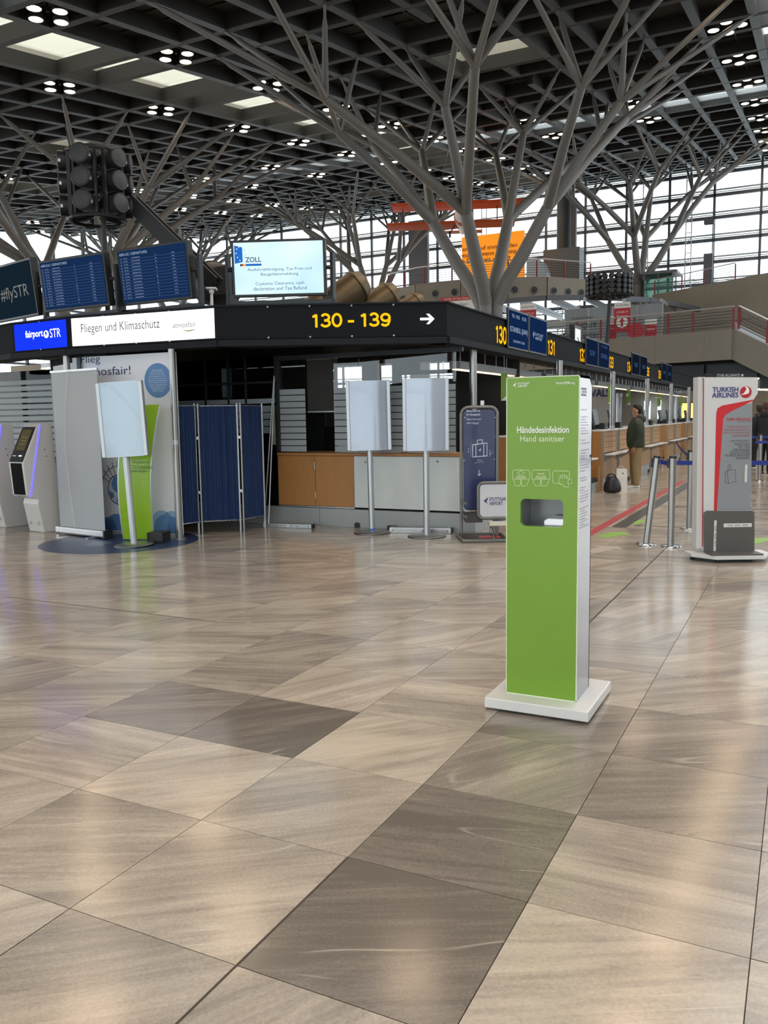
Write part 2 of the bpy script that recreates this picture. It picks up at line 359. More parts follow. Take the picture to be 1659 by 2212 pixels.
# ------------------------------------------------------------------ tree columns
def tree_mesh():
    parts = []
    P = lambda x, y, d: Vector((x, y, rz(31.45) + SL * y - d))
    base = [Vector((.32, 0, 6.0)), Vector((-.32, 0, 6.0)), Vector((0, .32, 6.0)), Vector((0, -.32, 6.0))]
    tf = [P(2.3, 0, 5.75), P(-2.3, 0, 5.75), P(0, 2.4, 5.8), P(0, -2.4, 5.75)]
    F = {0: [((4.9, 0), 2.45, [(3, -1.765), (3, 1.765), (5, -1.765), (5, 1.765)]), ((4.4, -3.7), 2.5, [(2, -3.635), (4, -3.635), (2, -7.165), (4, -7.165)]), ((4.4, 3.7), 2.4, [(2, 3.635), (4, 3.635), (2, 7.165), (4, 7.165)])],
         1: [((-4.9, 0), 2.45, [(-3, -1.765), (-3, 1.765), (-5, -1.765), (-5, 1.765)]), ((-4.4, -3.7), 2.5, [(-2, -3.635), (-4, -3.635), (-2, -7.165), (-4, -7.165)]), ((-4.4, 3.7), 2.35, [(-2, 3.635), (-4, 3.635), (-2, 7.165), (-4, 7.165)])],
         2: [((0, 4.4), 2.2, [(-1, 3.635), (1, 3.635), (-1, 7.165), (1, 7.165)]), ((-2.5, 8.1), 2.3, [(-1, 9.035), (-3, 9.035), (-1, 12.565), (-3, 12.565)]), ((2.5, 8.1), 2.3, [(1, 9.035), (3, 9.035), (1, 12.565), (3, 12.565)])],
         3: [((0, -4.3), 2.4, [(-1, -3.635), (1, -3.635), (-1, -7.165), (1, -7.165)]), ((-2.5, -7.9), 2.33, [(-1, -9.035), (-3, -9.035), (-1, -12.565), (-3, -12.565)]), ((2.4, -7.9), 2.3, [(1, -9.035), (3, -9.035), (1, -12.565), (3, -12.565)])]}
    for k in range(4):
        parts.append(('column_tube', MB().tube([(base[k].x, base[k].y, 0), tuple(base[k])], .24, 18)))
        mid = base[k].lerp(tf[k], .5) + Vector((0, 0, -.12))
        parts.append(('trunk', MB().tube([base[k] - Vector((0, 0, .25)), base[k] + (mid - base[k]) * .3, mid, tf[k]], [.25, .265, .25, .22], 16)))
        for (fx, fy), d, tips in F[k]:
            f = P(fx, fy, d); d0 = (f - tf[k])
            parts.append(('branch', MB().tube([tf[k] - d0.normalized() * .1, tf[k].lerp(f, .5) + Vector((0, 0, .1)), f], [.2, .17, .15], 12)))
            for kx, y in tips:
                t = P(kx * 1.8, y, .0); dd = (t - f).normalized()
                q = t - dd * .55
                parts.append(('twig', MB().tube([f - dd * .08, f.lerp(q, .5), q, q + dd * .2, t], [.115, .1, .085, .045, .045], 8)))
    return [(n, b.mesh(n, (0, 0, 0), TREE, smooth=True)) for n, b in parts]
TM = tree_mesh()
TREES = [(-11.16, 31.45, 'large grey steel tree column rising behind the 130 to 139 sign'), (-11.16, 63.85, 'grey steel tree column before the right glass facade behind ring of drums'),
         (-32.76, 31.45, 'grey steel tree column branching behind the departures screens at left'), (-32.76, 63.85, 'far grey steel tree column left of the hanging biplane'),
         (-54.36, 63.85, 'far grey steel tree column in the distance above the customs screen'), (-54.36, 31.45, 'grey steel tree column at the left edge whose branches enter the frame')]
for tx, ty, lb in TREES:
    up = SL * (ty - 31.45)
    t = thing('tree_column', lb, 'column', (tx, ty, 0), 'steel tree columns')
    for n, me in TM:
        if n == 'column_tube':
            o = put(me, n, t); o.scale = (1, 1, (6.0 + up) / 6.0)
        else: put(me, n, t, (0, 0, up))
# ------------------------------------------------------------------ downlight clusters
DISC = emis('lamp_lens', (255, 221, 180), LAMP); CAN = mat('lamp_can', (60, 58, 56), .5)
canM = MB().lathe([(.0, .34), (.12, .34), (.21, .12), (.215, 0), (.19, 0), (.19, .03)], n=20).mesh('lamp_can', (0, 0, 0), CAN, smooth=True)
lensM = MB().lathe([(.0, .028), (.19, .028), (.19, .02), (0, .02)], n=20).mesh('lens', (0, 0, 0), DISC)
yoke = MB().tube([(0, 0, .1), (0, 0, 1.1)], .04, 8)
for dx, dy in ((.47, 0), (-.47, 0), (0, .47), (0, -.47)): yoke.bar((0, 0, .36), (dx, dy, .36), .05, .04)
yokeM = yoke.mesh('yoke', (0, 0, 0), CAN)
LC = {}; nl = 0
for ty in SY:
    for tx in SX:
        if tx < -50 and ty < 40: continue
        for kx in (-4.5, -1.5, 1.5, 4.5):
            for q in range(-3, 3):
                y = q * 5.4 + 2.7; P = Vector((tx + kx * 1.8, ty + y, rz(ty + y) - .05))
                if abs(kx) < 2 and abs(y) < 12: continue
                pr = proj(P); inview = pr and -60 < pr[0] < IW + 60 and -60 < pr[1] < 560 and P.y < 76
                near = -22 < P.x < 6 and -4 < P.y < 25  # unseen clusters overhead, kept for their warm light on the floor
                if not inview and not near: continue
                row = {(-11.16, -4.5): 'row right of the skylight strip', (-32.76, 4.5): 'row left of the skylight strip', (-11.16, 4.5): 'row at upper right', (-32.76, -4.5): 'row beyond the departures boards', (-54.36, 4.5): 'row at far left', (-54.36, -4.5): 'row near the left facade', (-11.16, -1.5): 'left row behind the big tree', (-11.16, 1.5): 'right row behind the big tree', (-32.76, 1.5): 'row left of the customs screen', (-32.76, -1.5): 'row above the speaker cluster', (-54.36, 1.5): 'short far row at left', (-54.36, -1.5): 'short farthest row at left'}.get((tx, kx), 'row above the photographer, out of view')
                cnt_ = LC.get(row, 0) + (1 if inview else 0); LC[row] = cnt_
                lb = 'warm four-disc downlight, number %s from the front, %s' % ('zero one two three four five six seven eight nine ten eleven twelve thirteen fourteen fifteen sixteen'.split()[cnt_], row) if inview else 'warm four-disc downlight cluster overhead, outside the photo'
                t = thing('ceiling_downlight', lb, 'lamp', tuple(P), 'ceiling downlight clusters')
                put(yokeM, 'yoke', t); nl += 1
                for dx, dy in ((.47, 0), (-.47, 0), (0, .47), (0, -.47)):
                    c = put(canM, 'lamp_can', t, (dx, dy, 0)); put(lensM, 'lens', c)
print('LAMPS', nl)

# ================================================================== FACADES AND SHELL
FRAME = mat('facade_frame', (96, 98, 104), .5, .3); LOUV = mat('facade_louvre', (170, 172, 174), .5, .3)
FY = 75.0
def facade(name, o, d, L0, L1, pitch, z0, zs, ztop, nrm, phase=0.0, louvre=True):
    """glazed wall: o + d*s, s in L0..L1, mullions every pitch, transoms at zs; ztop(s) height at s"""
    o, d, nrm = Vector(o), Vector(d), Vector(nrm); w_ = thing(name, None, None, (0, 0, 0), kind='structure')
    ss = []; s = L0 + phase
    while s <= L1 + 1e-3: ss.append(s); s += pitch
    mull = {}
    for s in ss:
        p = o + d * s; h = ztop(s) - z0; key = round(h, 2)
        if key not in mull: mull[key] = MB().obox((0, 0, h / 2), d * .095, nrm * .12, (0, 0, h / 2)).mesh('mullion', (0, 0, 0), FRAME)
        put(mull[key], 'mullion', w_, (p.x, p.y, z0))
    c = o + d * ((L0 + L1) / 2); hl = d * ((L1 - L0) / 2)
    for z in zs:
        m_ = MB().obox((c.x, c.y, z), hl, nrm * .12, (0, 0, .13 if louvre else .09)).build('transom', FRAME, w_)
        if louvre: MB().obox((c.x, c.y, z + .42), hl, nrm * .05, (0, 0, .06)).obox((c.x, c.y, z + .24), hl, nrm * .05, (0, 0, .03)).build('louvre_bar', LOUV, m_)
    lev = [z0] + list(zs)
    pm = {}
    for a, b_ in zip(ss[:-1], ss[1:]):
        for za, zb in zip(lev, lev[1:] + [max(lev[-1] + .5, ztop((a + b_) / 2))]):
            k = (round(b_ - a, 2), round(zb - za, 2))
            if k not in pm: pm[k] = MB().obox((0, 0, 0), d * (k[0] / 2 - .06), nrm * .01, (0, 0, k[1] / 2 - .08)).mesh('pane', (0, 0, 0), FGLASS)
            p = o + d * ((a + b_) / 2); put(pm[k], 'pane', w_, (p.x, p.y, (za + zb) / 2))
    return w_
zfar = [13.7 + 1.75 * k for k in range(-6, 5)]
zt_far = rz(FY) + .1
facade('window_1', (0, FY, 0), (1, 0, 0), -60, 6, 3.48, .3, zfar, lambda s: zt_far, (0, 1, 0), phase=(60 - 3.83) % 3.48)
facade('window_2', (-60, 0, 0), (0, 1, 0), 20, 75, 3.5, .3, [4, 6.5, 9, 11.5, 14], lambda s: rz(s) + .1, (1, 0, 0), louvre=False)
# landside facade behind the photographer, and an added right side
facade('window_3', (0, -17.4, 0), (1, 0, 0), -44, 21, 3.6, .3, [2.6, 5.0], lambda s: rz(-17.4) + .1, (0, 1, 0), louvre=False)
facade('window_4', (21.3, 0, 0), (0, 1, 0), -17, 75, 3.6, 5.2, [8, 11], lambda s: rz(s) + .1, (1, 0, 0), louvre=False)
wr_ = thing('wall_right_added', None, None, (21.3, 30, 0), kind='structure')  # unseen wall, added so right-hand sides of things get less light
for k in range(23): MB().box(21.2, 21.5, -17.4 + 4.02 * k, -17.4 + 4.02 * k + 4.0, 0, 5.1).build('wall_panel', STONE, wr_)
# vertical lattice posts in front of the far facade
for k, (x, lb) in enumerate(((-9.1, 'tall slim steel lattice post before the glass facade at right'), (-12.5, 'tall slim lattice post before facade behind the right tree column'), (-26.6, 'tall pale lattice mast before facade right of the customs screen'), (-19.6, 'pale lattice ladder mast beside the thick grey column'))):
    t = thing('lattice_post', lb, 'post', (x, FY - 1.2, 0))
    for dx in (-.22, .22): MB().tube([(x + dx, FY - 1.2, 0), (x + dx, FY - 1.2, 20.5)], .045, 6).build('rail', LOUV, t)
    b = MB()
    for q in range(26): b.bar((x - .22, FY - 1.2, q * .8), (x + .22, FY - 1.2, q * .8 + (.4 if q % 2 else 0)), .05, .05)
    b.build('rungs', LOUV, t)

# ------------------------------------------------------------------ mezzanine with stair
def arcwall(pts, thick, z0, z1):
    """list of wall panels between successive plan points"""
    out = []
    for a, c in zip(pts[:-1], pts[1:]):
        a, c = Vector(a + (0,)), Vector(c + (0,)); d = (c - a); n = Vector((-d.y, d.x, 0)).normalized() * (thick / 2)
        out.append(MB().obox((a + c) / 2 + Vector((0, 0, (z0 + z1) / 2)), d * .4985, n, (0, 0, (z1 - z0) / 2)))
    return out
def subdiv(pts, step):
    out = []
    for a, c in zip(pts[:-1], pts[1:]):
        L_ = math.dist(a, c); n = max(1, round(L_ / step))
        out += [(a[0] + (c[0] - a[0]) * k / n, a[1] + (c[1] - a[1]) * k / n) for k in range(n)]
    return out + [pts[-1]]
MZ0, MZ1 = 3.85, 5.2
mez = [(-14.5, 43.85), (-12.5, 43.7), (-8.8, 43.2), (-5.5, 42.3), (-3.1, 41.5)]
mw = thing('wall_mezzanine', None, None, (-8, 43, 0), kind='structure')
for b in arcwall(subdiv(mez, 1.1), .3, MZ0, MZ1): b.build('stone_panel', STONE, mw, bev=.008)
# stair flank that drops away to the right
sd = Vector((.965, -.26, 0)); nrm = Vector((.26, .965, 0)); p0 = Vector((-3.1, 41.5, 0))
MB().prism([(0, MZ1), (0, MZ0), (6.5, MZ0 - 3.6), (6.5, MZ1 - 3.6)], p0, sd, (0, 0, 1), nrm * .3).build('stair_flank', STONE, mw)
st = MB()
for k in range(14): st.prism([(k * .42, MZ1 - .45 - k * .235), ((k + 1) * .42, MZ1 - .45 - k * .235), ((k + 1) * .42, MZ1 - .75 - k * .235), (k * .42, MZ1 - .75 - k * .235)], p0 + nrm * .3, sd, (0, 0, 1), nrm * 2.2)
st.build('stair_steps', STONE, mw)
MB().prism([(0, MZ1 + .35), (.1, MZ1 + .28), (6.5, MZ1 - 3.3), (6.5, MZ1 - 3.55), (.1, MZ1 + .02), (0, MZ1 + .0)], p0 + nrm * .1 - Vector((0, 0, .03)), sd, (0, 0, 1), nrm * .05).build('stair_trim', ALU, mw)
ms = MB(); ms.add([(x, y + .2, MZ1 - .9) for x, y in mez] + [(-3.1, 60, MZ1 - .9), (-14.5, 60, MZ1 - .9)], [tuple(range(7))]); ms.add([(x, y + .2, MZ1 - .6) for x, y in mez] + [(-3.1, 60, MZ1 - .6), (-14.5, 60, MZ1 - .6)], [tuple(range(7))])
ms.build('mezzanine_slab', STONE, mw)
# dark shop fronts below the mezzanine
SHOP = mat('shop_dark', (24, 24, 26), .3); SHOPW = mat('shop_wall', (150, 138, 120), .7)
sh = thing('wall_shops', None, None, (-8, 46, 0), kind='structure')
MB().box(-14.5, 8, 47.5, 47.8, 0, MZ1 - .95).build('shop_back_wall', SHOPW, sh)
MB().box(-14.5, 5, 44.6, 44.7, 3.0, 4.2).build('shop_fascia', SHOP, sh)
for k in range(8):
    x = -14 + 2.4 * k
    o = MB().box(x, x + 2.25, 43.9 - .2 * max(0, k - 3), 43.98 - .2 * max(0, k - 3), 2.55, 3.8).build('clerestory_pane', SHOP, sh)
for k in range(6): MB().tube([(-12 + 3 * k, 46, 0), (-12 + 3 * k, 46, 3.85)], .16, 12).build('shop_column', ALU, sh)
t = thing('advert_screen', 'glowing warm orange advertising screen in the shop far behind the desks', 'screen', (-3.4, 44, 1))
q0, q1 = atY(1472, 903, 44), atY(1512, 868, 44)
MB().box(q0.x, q1.x, 44, 44.12, q0.z - .05, q1.z).build('casing', BLACK, t)
for k, (a, c) in enumerate(((0, .42), (.52, 1))):
    MB().box(q0.x + (q1.x - q0.x) * a, q0.x + (q1.x - q0.x) * c, 43.97, 43.995, q0.z, q1.z - .05).build('screen', emis('warm_advert', (255, 196, 110), 1.6), t)
for k, (x0, x1, y0, y1) in enumerate(((1391, 1403, 866, 905), (1420, 1426, 864, 905), (1462, 1466, 866, 900))):
    a, c = atY(x0, y1, 47), atY(x1, y0, 47)
    o = MB().box(a.x, c.x, 46.95, 47.4, a.z, c.z).build('daylight_slit', emis('daylight_slit_glow', (214, 236, 255), 1.5), loc=(a.x, 47, a.z)); tag(o, ('widest', 'middle', 'narrowest')[k] + ' tall cool-white box glowing in place of a daylit slit beyond the desks', 'daylight slit', 'daylight slits beyond the desks')  # boxes emit in place of daylight seen through facade slits
# ceiling strip lamps under the mezzanine
for k, (x0, y0, x1, y1) in enumerate(((1484, 821, 1508, 826), (1466, 831, 1500, 835), (1638, 841, 1657, 842), (1625, 814, 1640, 818))):
    a, c = atY(x0, y0, 46.5 - k * .3), atY(x1, y1, 45.5 - k * .3)
    o = MB().bar(a, c, .12, .08).build('strip_lamp', emis('strip_lamp', (255, 244, 225), 3.0), loc=tuple(a)); tag(o, ('bright sloping', 'faint lower', 'rightmost', 'small upper right')[k] + ' strip lamp under the mezzanine near the airline stand', 'lamp')

def railing(name, pts, z, label, npost, h=1.02, drop=None, rails=6):
    t = thing(name, label, 'railing', (pts[0][0], pts[0][1], z)); P = subdiv(pts, .6)
    zz = (lambda i: z) if drop is None else (lambda i: z - drop * i / (len(P) - 1))
    MB().tube([(x, y, zz(i) + h) for i, (x, y) in enumerate(P)], .035, 8).build('handrail', ALU, t, smooth=True)
    for k in range(rails):
        MB().tube([(x, y, zz(i) + .14 + k * (h - .2) / rails) for i, (x, y) in enumerate(P)], .014, 6).build('rail', DARKM, t)
    for k in range(npost):
        i = round(k * (len(P) - 1) / (npost - 1)); x, y = P[i]
        MB().box(x - .04, x + .04, y - .03, y + .03, zz(i), zz(i) + h - .05).build('post', DKRED, t)
    return t
railing('railing', mez[1:], MZ1, 'red-posted steel railing along the stone mezzanine parapet', 7)
railing('stair_railing', [(-2.9, 41.50), (3.17, 39.86)], MZ1, 'sloping handrail descending with the stone stair at right', 5, drop=3.6)
railing('stair_railing', [(-3.0, 44.0), (3.2, 42.3)], MZ1 + .25, 'second sloping handrail of the escalator behind the stair', 4, drop=3.6, rails=2)

# ------------------------------------------------------------------ COVID test centre on the mezzanine
PANEL = glass('panel_glass', (176, 182, 186), rough=.3, milk=.8, dif=.6)
t = thing('test_center_screen', 'grey translucent partition lettered COVID-19 Test Center on the mezzanine', 'partition', (-9.4, 46, MZ1 - .6))
MB().box(-11.95, -6.85, 46, 46.05, MZ1 - .6, 7.15).build('panel', PANEL, t)
for k in range(5): MB().box(-11.95 + 1.275 * k - .025, -11.95 + 1.275 * k + .025, 45.97, 46.08, MZ1 - .6, 7.15).build('frame_post', ALU, t)
GREYT = mat('grey_lettering', (70, 70, 74), .6)
text('lettering', 'COVID-19', atY(1258, 704, 45.95), (1, 0, 0), (0, 0, 1), GREYT, t, w=1.45, h=.33)
text('lettering', 'Test Center', atY(1254, 724, 45.95), (1, 0, 0), (0, 0, 1), GREYT, t, w=2.0, h=.33)
text('lettering', 'EuroCare Clinics', atY(1258, 686, 45.95), (1, 0, 0), (0, 0, 1), GREYT, t, w=1.1, h=.14)
b = MB().lathe([(.0, 0), (.42, 0), (.42, .02), (0, .02)], atY(1373, 715, 45.9), 24, (0, -1, 0)); b.build('round_emblem', mat('soft_red', (190, 60, 72), .5), t)
def banner(label, x0, y0, x1, y1, Y, split, txt, disc=False, white_top=True):
    a, c = atY(x0, y1, Y), atY(x1, y0, Y); zs = c.z - (c.z - a.z) * split
    t = thing('hanging_banner', label, 'banner', ((a.x + c.x) / 2, Y, a.z))
    MB().box(a.x, c.x, Y, Y + .03, zs, c.z).build('white_field', WHITE, t); MB().box(a.x, c.x, Y, Y + .03, a.z, zs).build('red_field', RED, t)
    wd = c.x - a.x
    text('lettering', 'EuroCare Clinics', ((a.x + c.x) / 2, Y - .005, (zs + c.z) / 2), (1, 0, 0), (0, 0, 1), GREYT, t, w=wd * .8, h=.09)
    for k, s_ in enumerate(txt): text('lettering', s_, ((a.x + c.x) / 2, Y - .005, zs - .2 - .2 * k), (1, 0, 0), (0, 0, 1), WHITE, t, w=wd * .7, h=.11)
    if disc:
        o = MB().lathe([(.0, 0), (wd * .36, 0), (wd * .36, .015), (0, .015)], ((a.x + c.x) / 2, Y - .001, a.z + .48), 24, (0, -1, 0)).build('disc', WHITE, t)
        cx, z_ = (a.x + c.x) / 2, a.z + .48; MB().prism([(-.06, -.2), (.06, -.2), (.06, .02), (.16, .02), (0, .22), (-.16, .02), (-.06, .02)], (cx, Y - .025, z_), (1, 0, 0), (0, 0, 1), (0, .008, 0)).build('arrow', RED, o)
banner('tall red and white COVID-19 banner with round arrow on the mezzanine', 1326, 651, 1362, 718, 43.9, .2, ['COVID-19', 'Testzentrum'], True)
banner('small red and white COVID-19 banner above the 131 monitors', 1123, 655, 1158, 704, 43.6, .28, ['COVID-19', 'Testzentrum'])
banner('small low red and white notice left of the tall COVID-19 banner', 1310, 682, 1332, 735, 44.6, .35, ['Anmeldung'])
banner('small red and white notice right of the round emblem', 1392, 687, 1419, 735, 44.6, .3, ['Testzentrum'])
t = thing('test_center_board', 'white board with dark red COVID-19 Test Center heading behind the big tree column', 'sign', (-17.5, 44.2, 6))
a, c = atY(952, 690, 44.2), atY(1022, 638, 44.2)
MB().box(a.x, c.x, 44.2, 44.25, a.z - .6, c.z).build('board', WHITE, t); MB().box(a.x, c.x, 44.17, 44.2, c.z - .22, c.z).build('heading', RED, t)
for x in (a.x + .1, c.x - .1): MB().box(x - .03, x + .03, 44.25, 44.3, 0, c.z).build('post', ALU, t)
text('lettering', 'COVID-19 Test Center', ((a.x + c.x) / 2, 44.16, c.z - .11), (1, 0, 0), (0, 0, 1), WHITE, t, w=1.5, h=.12)
text('lettering', 'EuroCare Clinics', ((a.x + c.x) / 2, 44.19, c.z - .42), (1, 0, 0), (0, 0, 1), GREYT, t, w=1.3, h=.13)
# curved canopy over the test centre
cp = [(-26, 48.5), (-18.1, 46.5), (-13.1, 46.4), (-10.6, 47.8), (-8.3, 50.5), (-7.1, 53.8), (-6.3, 57)]
cn = thing('canopy', 'dark curved glass canopy edge over the test centre', 'canopy', (-10, 50, 8))
P = cp + [(-26, 57)]
b = MB(); n_ = len(P); b.add([(x, y, 7.9) for x, y in P] + [(x, y, 8.0) for x, y in P], [tuple(range(n_)), tuple(reversed(range(n_, 2 * n_)))]); b.build('roof_sheet', SMOKE, cn)
for o in arcwall(subdiv(cp, 1.5), .25, 7.78, 8.05): o.build('edge_beam', FRAME, cn)
for k in range(9): MB().box(-22 + 1.8 * k, -21.9 + 1.8 * k, 47 + max(0, k - 6) * 1.5, 56, 7.7, 7.88).build('rafter', ALU, cn)
for k, x in enumerate((-12, -9.5, -15)): MB().tube([(x, 49.5, 4.6), (x, 49.5, 7.8)], .05, 8).build('post', ALU, cn)

# ------------------------------------------------------------------ upper gallery with air nozzles
GZ0, GZ1 = 8.1, 9.5
gp = [(-30, 55.5), (-26.5, 51.2), (-24.1, 49.0), (-21.6, 47.8), (-18.6, 47.6), (-15.9, 48.2), (-13.9, 49.2), (-11.9, 51.7), (-10.4, 56)]
gw = thing('wall_gallery', None, None, (-18, 50, 0), kind='structure')
for b in arcwall(subdiv(gp, 1.6), .3, GZ0, GZ1): b.build('gallery_panel', STONE, gw)
b = MB(); P = gp + [(-10.4, 74), (-30, 74)]; n_ = len(P); b.add([(x, y, GZ1 - .5) for x, y in P] + [(x, y, GZ1 - .3) for x, y in P], [tuple(range(n_)), tuple(reversed(range(n_, 2 * n_)))]); b.build('gallery_slab', STONE, gw)
b = MB(); b.add([(-9.2, 60.2, 4.3), (-8.67, 59.8, 4.3), (-2.31, 54.8, 4.3), (3, 50.6, 4.3), (-9.2, 60.2, 9.5), (-8.67, 59.8, 9.5), (-2.31, 54.8, 9.5), (3, 50.6, 9.5)], [(0, 1, 5, 4), (1, 2, 6, 5), (2, 3, 7, 6)])
wt = thing('wall_terrace', None, None, (-5, 57, 0), kind='structure')
for b in arcwall(subdiv([(-9.6, 60.5), (-2.31, 54.8), (5, 49.1)], 1.5), .3, 7.0, 9.5) + arcwall(subdiv([(-9.6, 60.5), (-2.31, 54.8), (5, 49.1)], 1.5), .3, 4.4, 6.98): b.build('stone_panel', STONE, wt, bev=.008)
railing('railing', gp[2:8], GZ1, 'red-posted railing around the curved upper gallery', 9)
railing('railing', [(-9.6, 60.7), (-4.2, 56.5)], GZ1, 'thin steel railing on the terrace before the right glass facade', 4)
NZ = mat('nozzle_dark', (34, 33, 32), .5)
for k, (x, y) in enumerate(((872, 645), (905, 638), (940, 634), (982, 631), (1112, 626), (1154, 626), (1196, 628), (1227, 630), (1255, 632))):
    # meet the curved wall
    best = None
    for a, c in zip(gp[:-1], gp[1:]):
        a3, c3 = Vector(a + (0,)), Vector(c + (0,)); d = c3 - a3; n = Vector((d.y, -d.x, 0)).normalized(); p = on(x, y, a3 + n * .15, n)
        s_ = (p - a3).dot(d) / d.length_squared
        if -.02 <= s_ <= 1.02: best = (p, n)
    if not best: continue
    p, n = best
    t = thing('air_nozzle', 'round air nozzle in the curved gallery wall, number %s from the left' % ('one two three four five six seven eight nine'.split()[k]), 'air nozzle', tuple(p), 'gallery air nozzles')
    MB().lathe([(.22, .0), (.22, .05), (.18, .07), (.15, .03)], p, 20, n).build('ring', FRAME, t, smooth=True)
    MB().lathe([(.15, .02), (.12, .06), (.06, .08), (.05, .02), (0, .02)], p, 20, n).build('ball', NZ, t, smooth=True)

# ------------------------------------------------------------------ things seen against the facade
t = thing('billboard', 'large orange billboard with dark lettering behind the big tree column', 'billboard', (-21.6, 62, GZ1 - .3))
a, c = atY(998, 600, 62), atY(1132, 497, 62)
MB().box(a.x, c.x, 62, 62.2, GZ1 - .3, c.z).build('panel', mat('orange_print_glow', (250, 150, 20), .5, var=.02, emit=(250, 150, 20), estr=.35), t)  # orange print also emits a little of its own colour
BT = mat('dark_brown_print', (110, 34, 22), .5)
for k, (s_, x0, x1, y0) in enumerate((('Wenn es auf einmal jeden', 985, 1117, 536), ('interessiert, wenn in China', 974, 1116, 549), ('ein Sack Reis umfällt.', 988, 1106, 561))):
    p, q = atY(x0, y0 + 6, 61.97), atY(x1, y0 - 7, 61.97); text('lettering', s_, ((p.x + q.x) / 2, 61.97, (p.z + q.z) / 2), (1, 0, -.02), (0, 0, 1), BT, t, w=q.x - p.x, h=.42, bold=.01)
t = thing('service_column', 'thick dark grey column with steel cabinets at its foot', 'column', (-17.3, 66, GZ1 - .3))
MB().tube([(-17.3, 66, GZ1 - .3), (-17.3, 66, rz(66))], .53, 24).build('shaft', mat('shaft_grey', (86, 88, 90), .5, .3), t, smooth=True)
MB().tube([(-16.55, 66, GZ1 - .3), (-16.55, 66, rz(66))], .1, 10).build('pipe', ALU, t)
MB().box(-18.6, -15.8, 64.9, 66.4, GZ1 - .3, 14.1).build('cabinet', mat('cabinet_steel', (104, 108, 112), .5, .3), t, bev=.03)
MB().box(-16.6, -16.2, 65.3, 65.7, 14.1, 17.8).build('conduit_box', FRAME, t)
t = thing('air_tank', 'pale grey rounded plant housing right of the orange billboard', 'housing', (-18.9, 61, GZ1 - .3))
b = MB(); b.prism([(-.75, 0), (.75, 0), (.75, 2.6), (.5, 3.3), (0, 3.7), (-.75, 3.8)], (-18.05, 61.2, GZ1 - .3), (1, 0, 0), (0, 0, 1), (0, 1.2, 0)); b.build('housing_body', mat('tank_grey', (168, 176, 184), .4, .3), t, bev=.05)
MB().box(-18.7, -17.4, 61.1, 61.2, GZ1 + .3, GZ1 + .45).build('seam', FRAME, t)
t = thing('lift_shaft', 'green glazed lift shaft beside the right tree column', 'lift', (-9.5, 63, 8.8))
MB().box(-10.6, -8.7, 62.6, 64.6, 8.9, 11.2).build('glass_box', glass('green_glass', (150, 176, 164), refl=1, milk=.3), t); MB().box(-10.75, -8.4, 62.4, 64.8, 11.2, 11.4).build('roof_plate', FRAME, t)
for x in (-10.6, -9.65, -8.7): MB().box(x - .04, x + .04, 62.5, 62.6, 8.9, 11.2).build('frame_post', FRAME, t)
t = thing('lift_mast', 'slim grey mast with a glazed head before the right glass facade', 'mast', (-5.6, 70, 8))
p = atY(1530, 560, 70); MB().box(p.x - .32, p.x + .32, 69.8, 70.2, 6, p.z + .4).build('shaft', FRAME, t); MB().box(p.x - .32, p.x + .32, 69.8, 70.2, p.z + .4, p.z + 2.6).build('glazed_head', FGLASS, t); MB().box(p.x - .36, p.x + .36, 69.75, 70.25, p.z + 2.6, p.z + 2.9).build('cap', FRAME, t)
o = MB().box(-33.3, -31.4, 72, 72.4, 0, 19.3).build('facade_shaft', mat('shaft_cladding', (112, 112, 116), .6), loc=(-32.4, 72, 0)); tag(o, 'tall dark grey clad shaft before the facade right of the customs screen', 'shaft')

# ------------------------------------------------------------------ biplane hung from the roof
pc = Vector((-18.1, 46.5, 12.72)); fx = Vector((.93, .36, 0)).normalized(); fy = Vector((-.36, .93, 0)).normalized()
t = thing('biplane', 'orange and white biplane hanging from the roof behind the big tree column', 'biplane', tuple(pc))
ORG = mat('biplane_orange', (206, 84, 40), .4); 
def wing(z, s0, s1, sw, ch):
    b = MB(); prof = [(-.5, 0), (-.35, .06), (0, .08), (.5, .01), (.2, -.02), (-.3, -.04)]
    for s_ in (0, 1):
        a_, c_ = (s0, 0) if s_ == 0 else (0, s1)
        b.prism([(x * ch, y * 1.3) for x, y in prof], pc + fx * a_ + Vector((0, 0, z)) + fy * sw, (fy - Vector((0, 0, .1))).normalized(), (0, 0, 1), fx * (c_ - a_))
    return b
wing(.72, -4.0, 3.4, -.2, 1.5).build('upper_wing', ORG, t); wing(-.28, -4.3, 3.0, .1, 1.5).build('lower_wing', ORG, t)
MB().lathe([(.0, -1.2), (.2, -1.18), (.42, -1.0), (.46, -.4), (.42, .3), (.36, 1.2), (.12, 3.6), (.05, 4)], pc, 18, fy).build('fuselage', mat('biplane_white', (220, 216, 210), .35), t, smooth=True)
MB().lathe([(.46, -.95), (.48, -.6), (.46, -.3)], pc, 18, fy).build('cowling_band', ORG, t)
MB().prism([(-.08, -.85), (.08, -.85), (.1, 0), (.08, .85), (-.08, .85), (-.1, 0)], pc - fy * 1.26, (fx + Vector((0, 0, .25))).normalized(), (Vector((0, 0, 1)) - fx * .25).normalized(), fy * .04).build('propeller', BLACK, t)
MB().prism([(3.2, .1), (4.1, .1), (4.2, 1.0), (3.8, 1.1)], pc, fy, (0, 0, 1), fx * .05).build('tail_fin', ORG, t)
MB().obox(pc + fy * 3.8 + Vector((0, 0, .1)), fx * 1.2, fy * .35, (0, 0, .03)).build('tailplane', ORG, t)
for s_ in (-3.4, -2.2, 2.0, 2.9): MB().bar(pc + fx * s_ + Vector((0, 0, -.25)), pc + fx * s_ + Vector((0, 0, .72)), .05, .05).build('strut', BLACK, t)
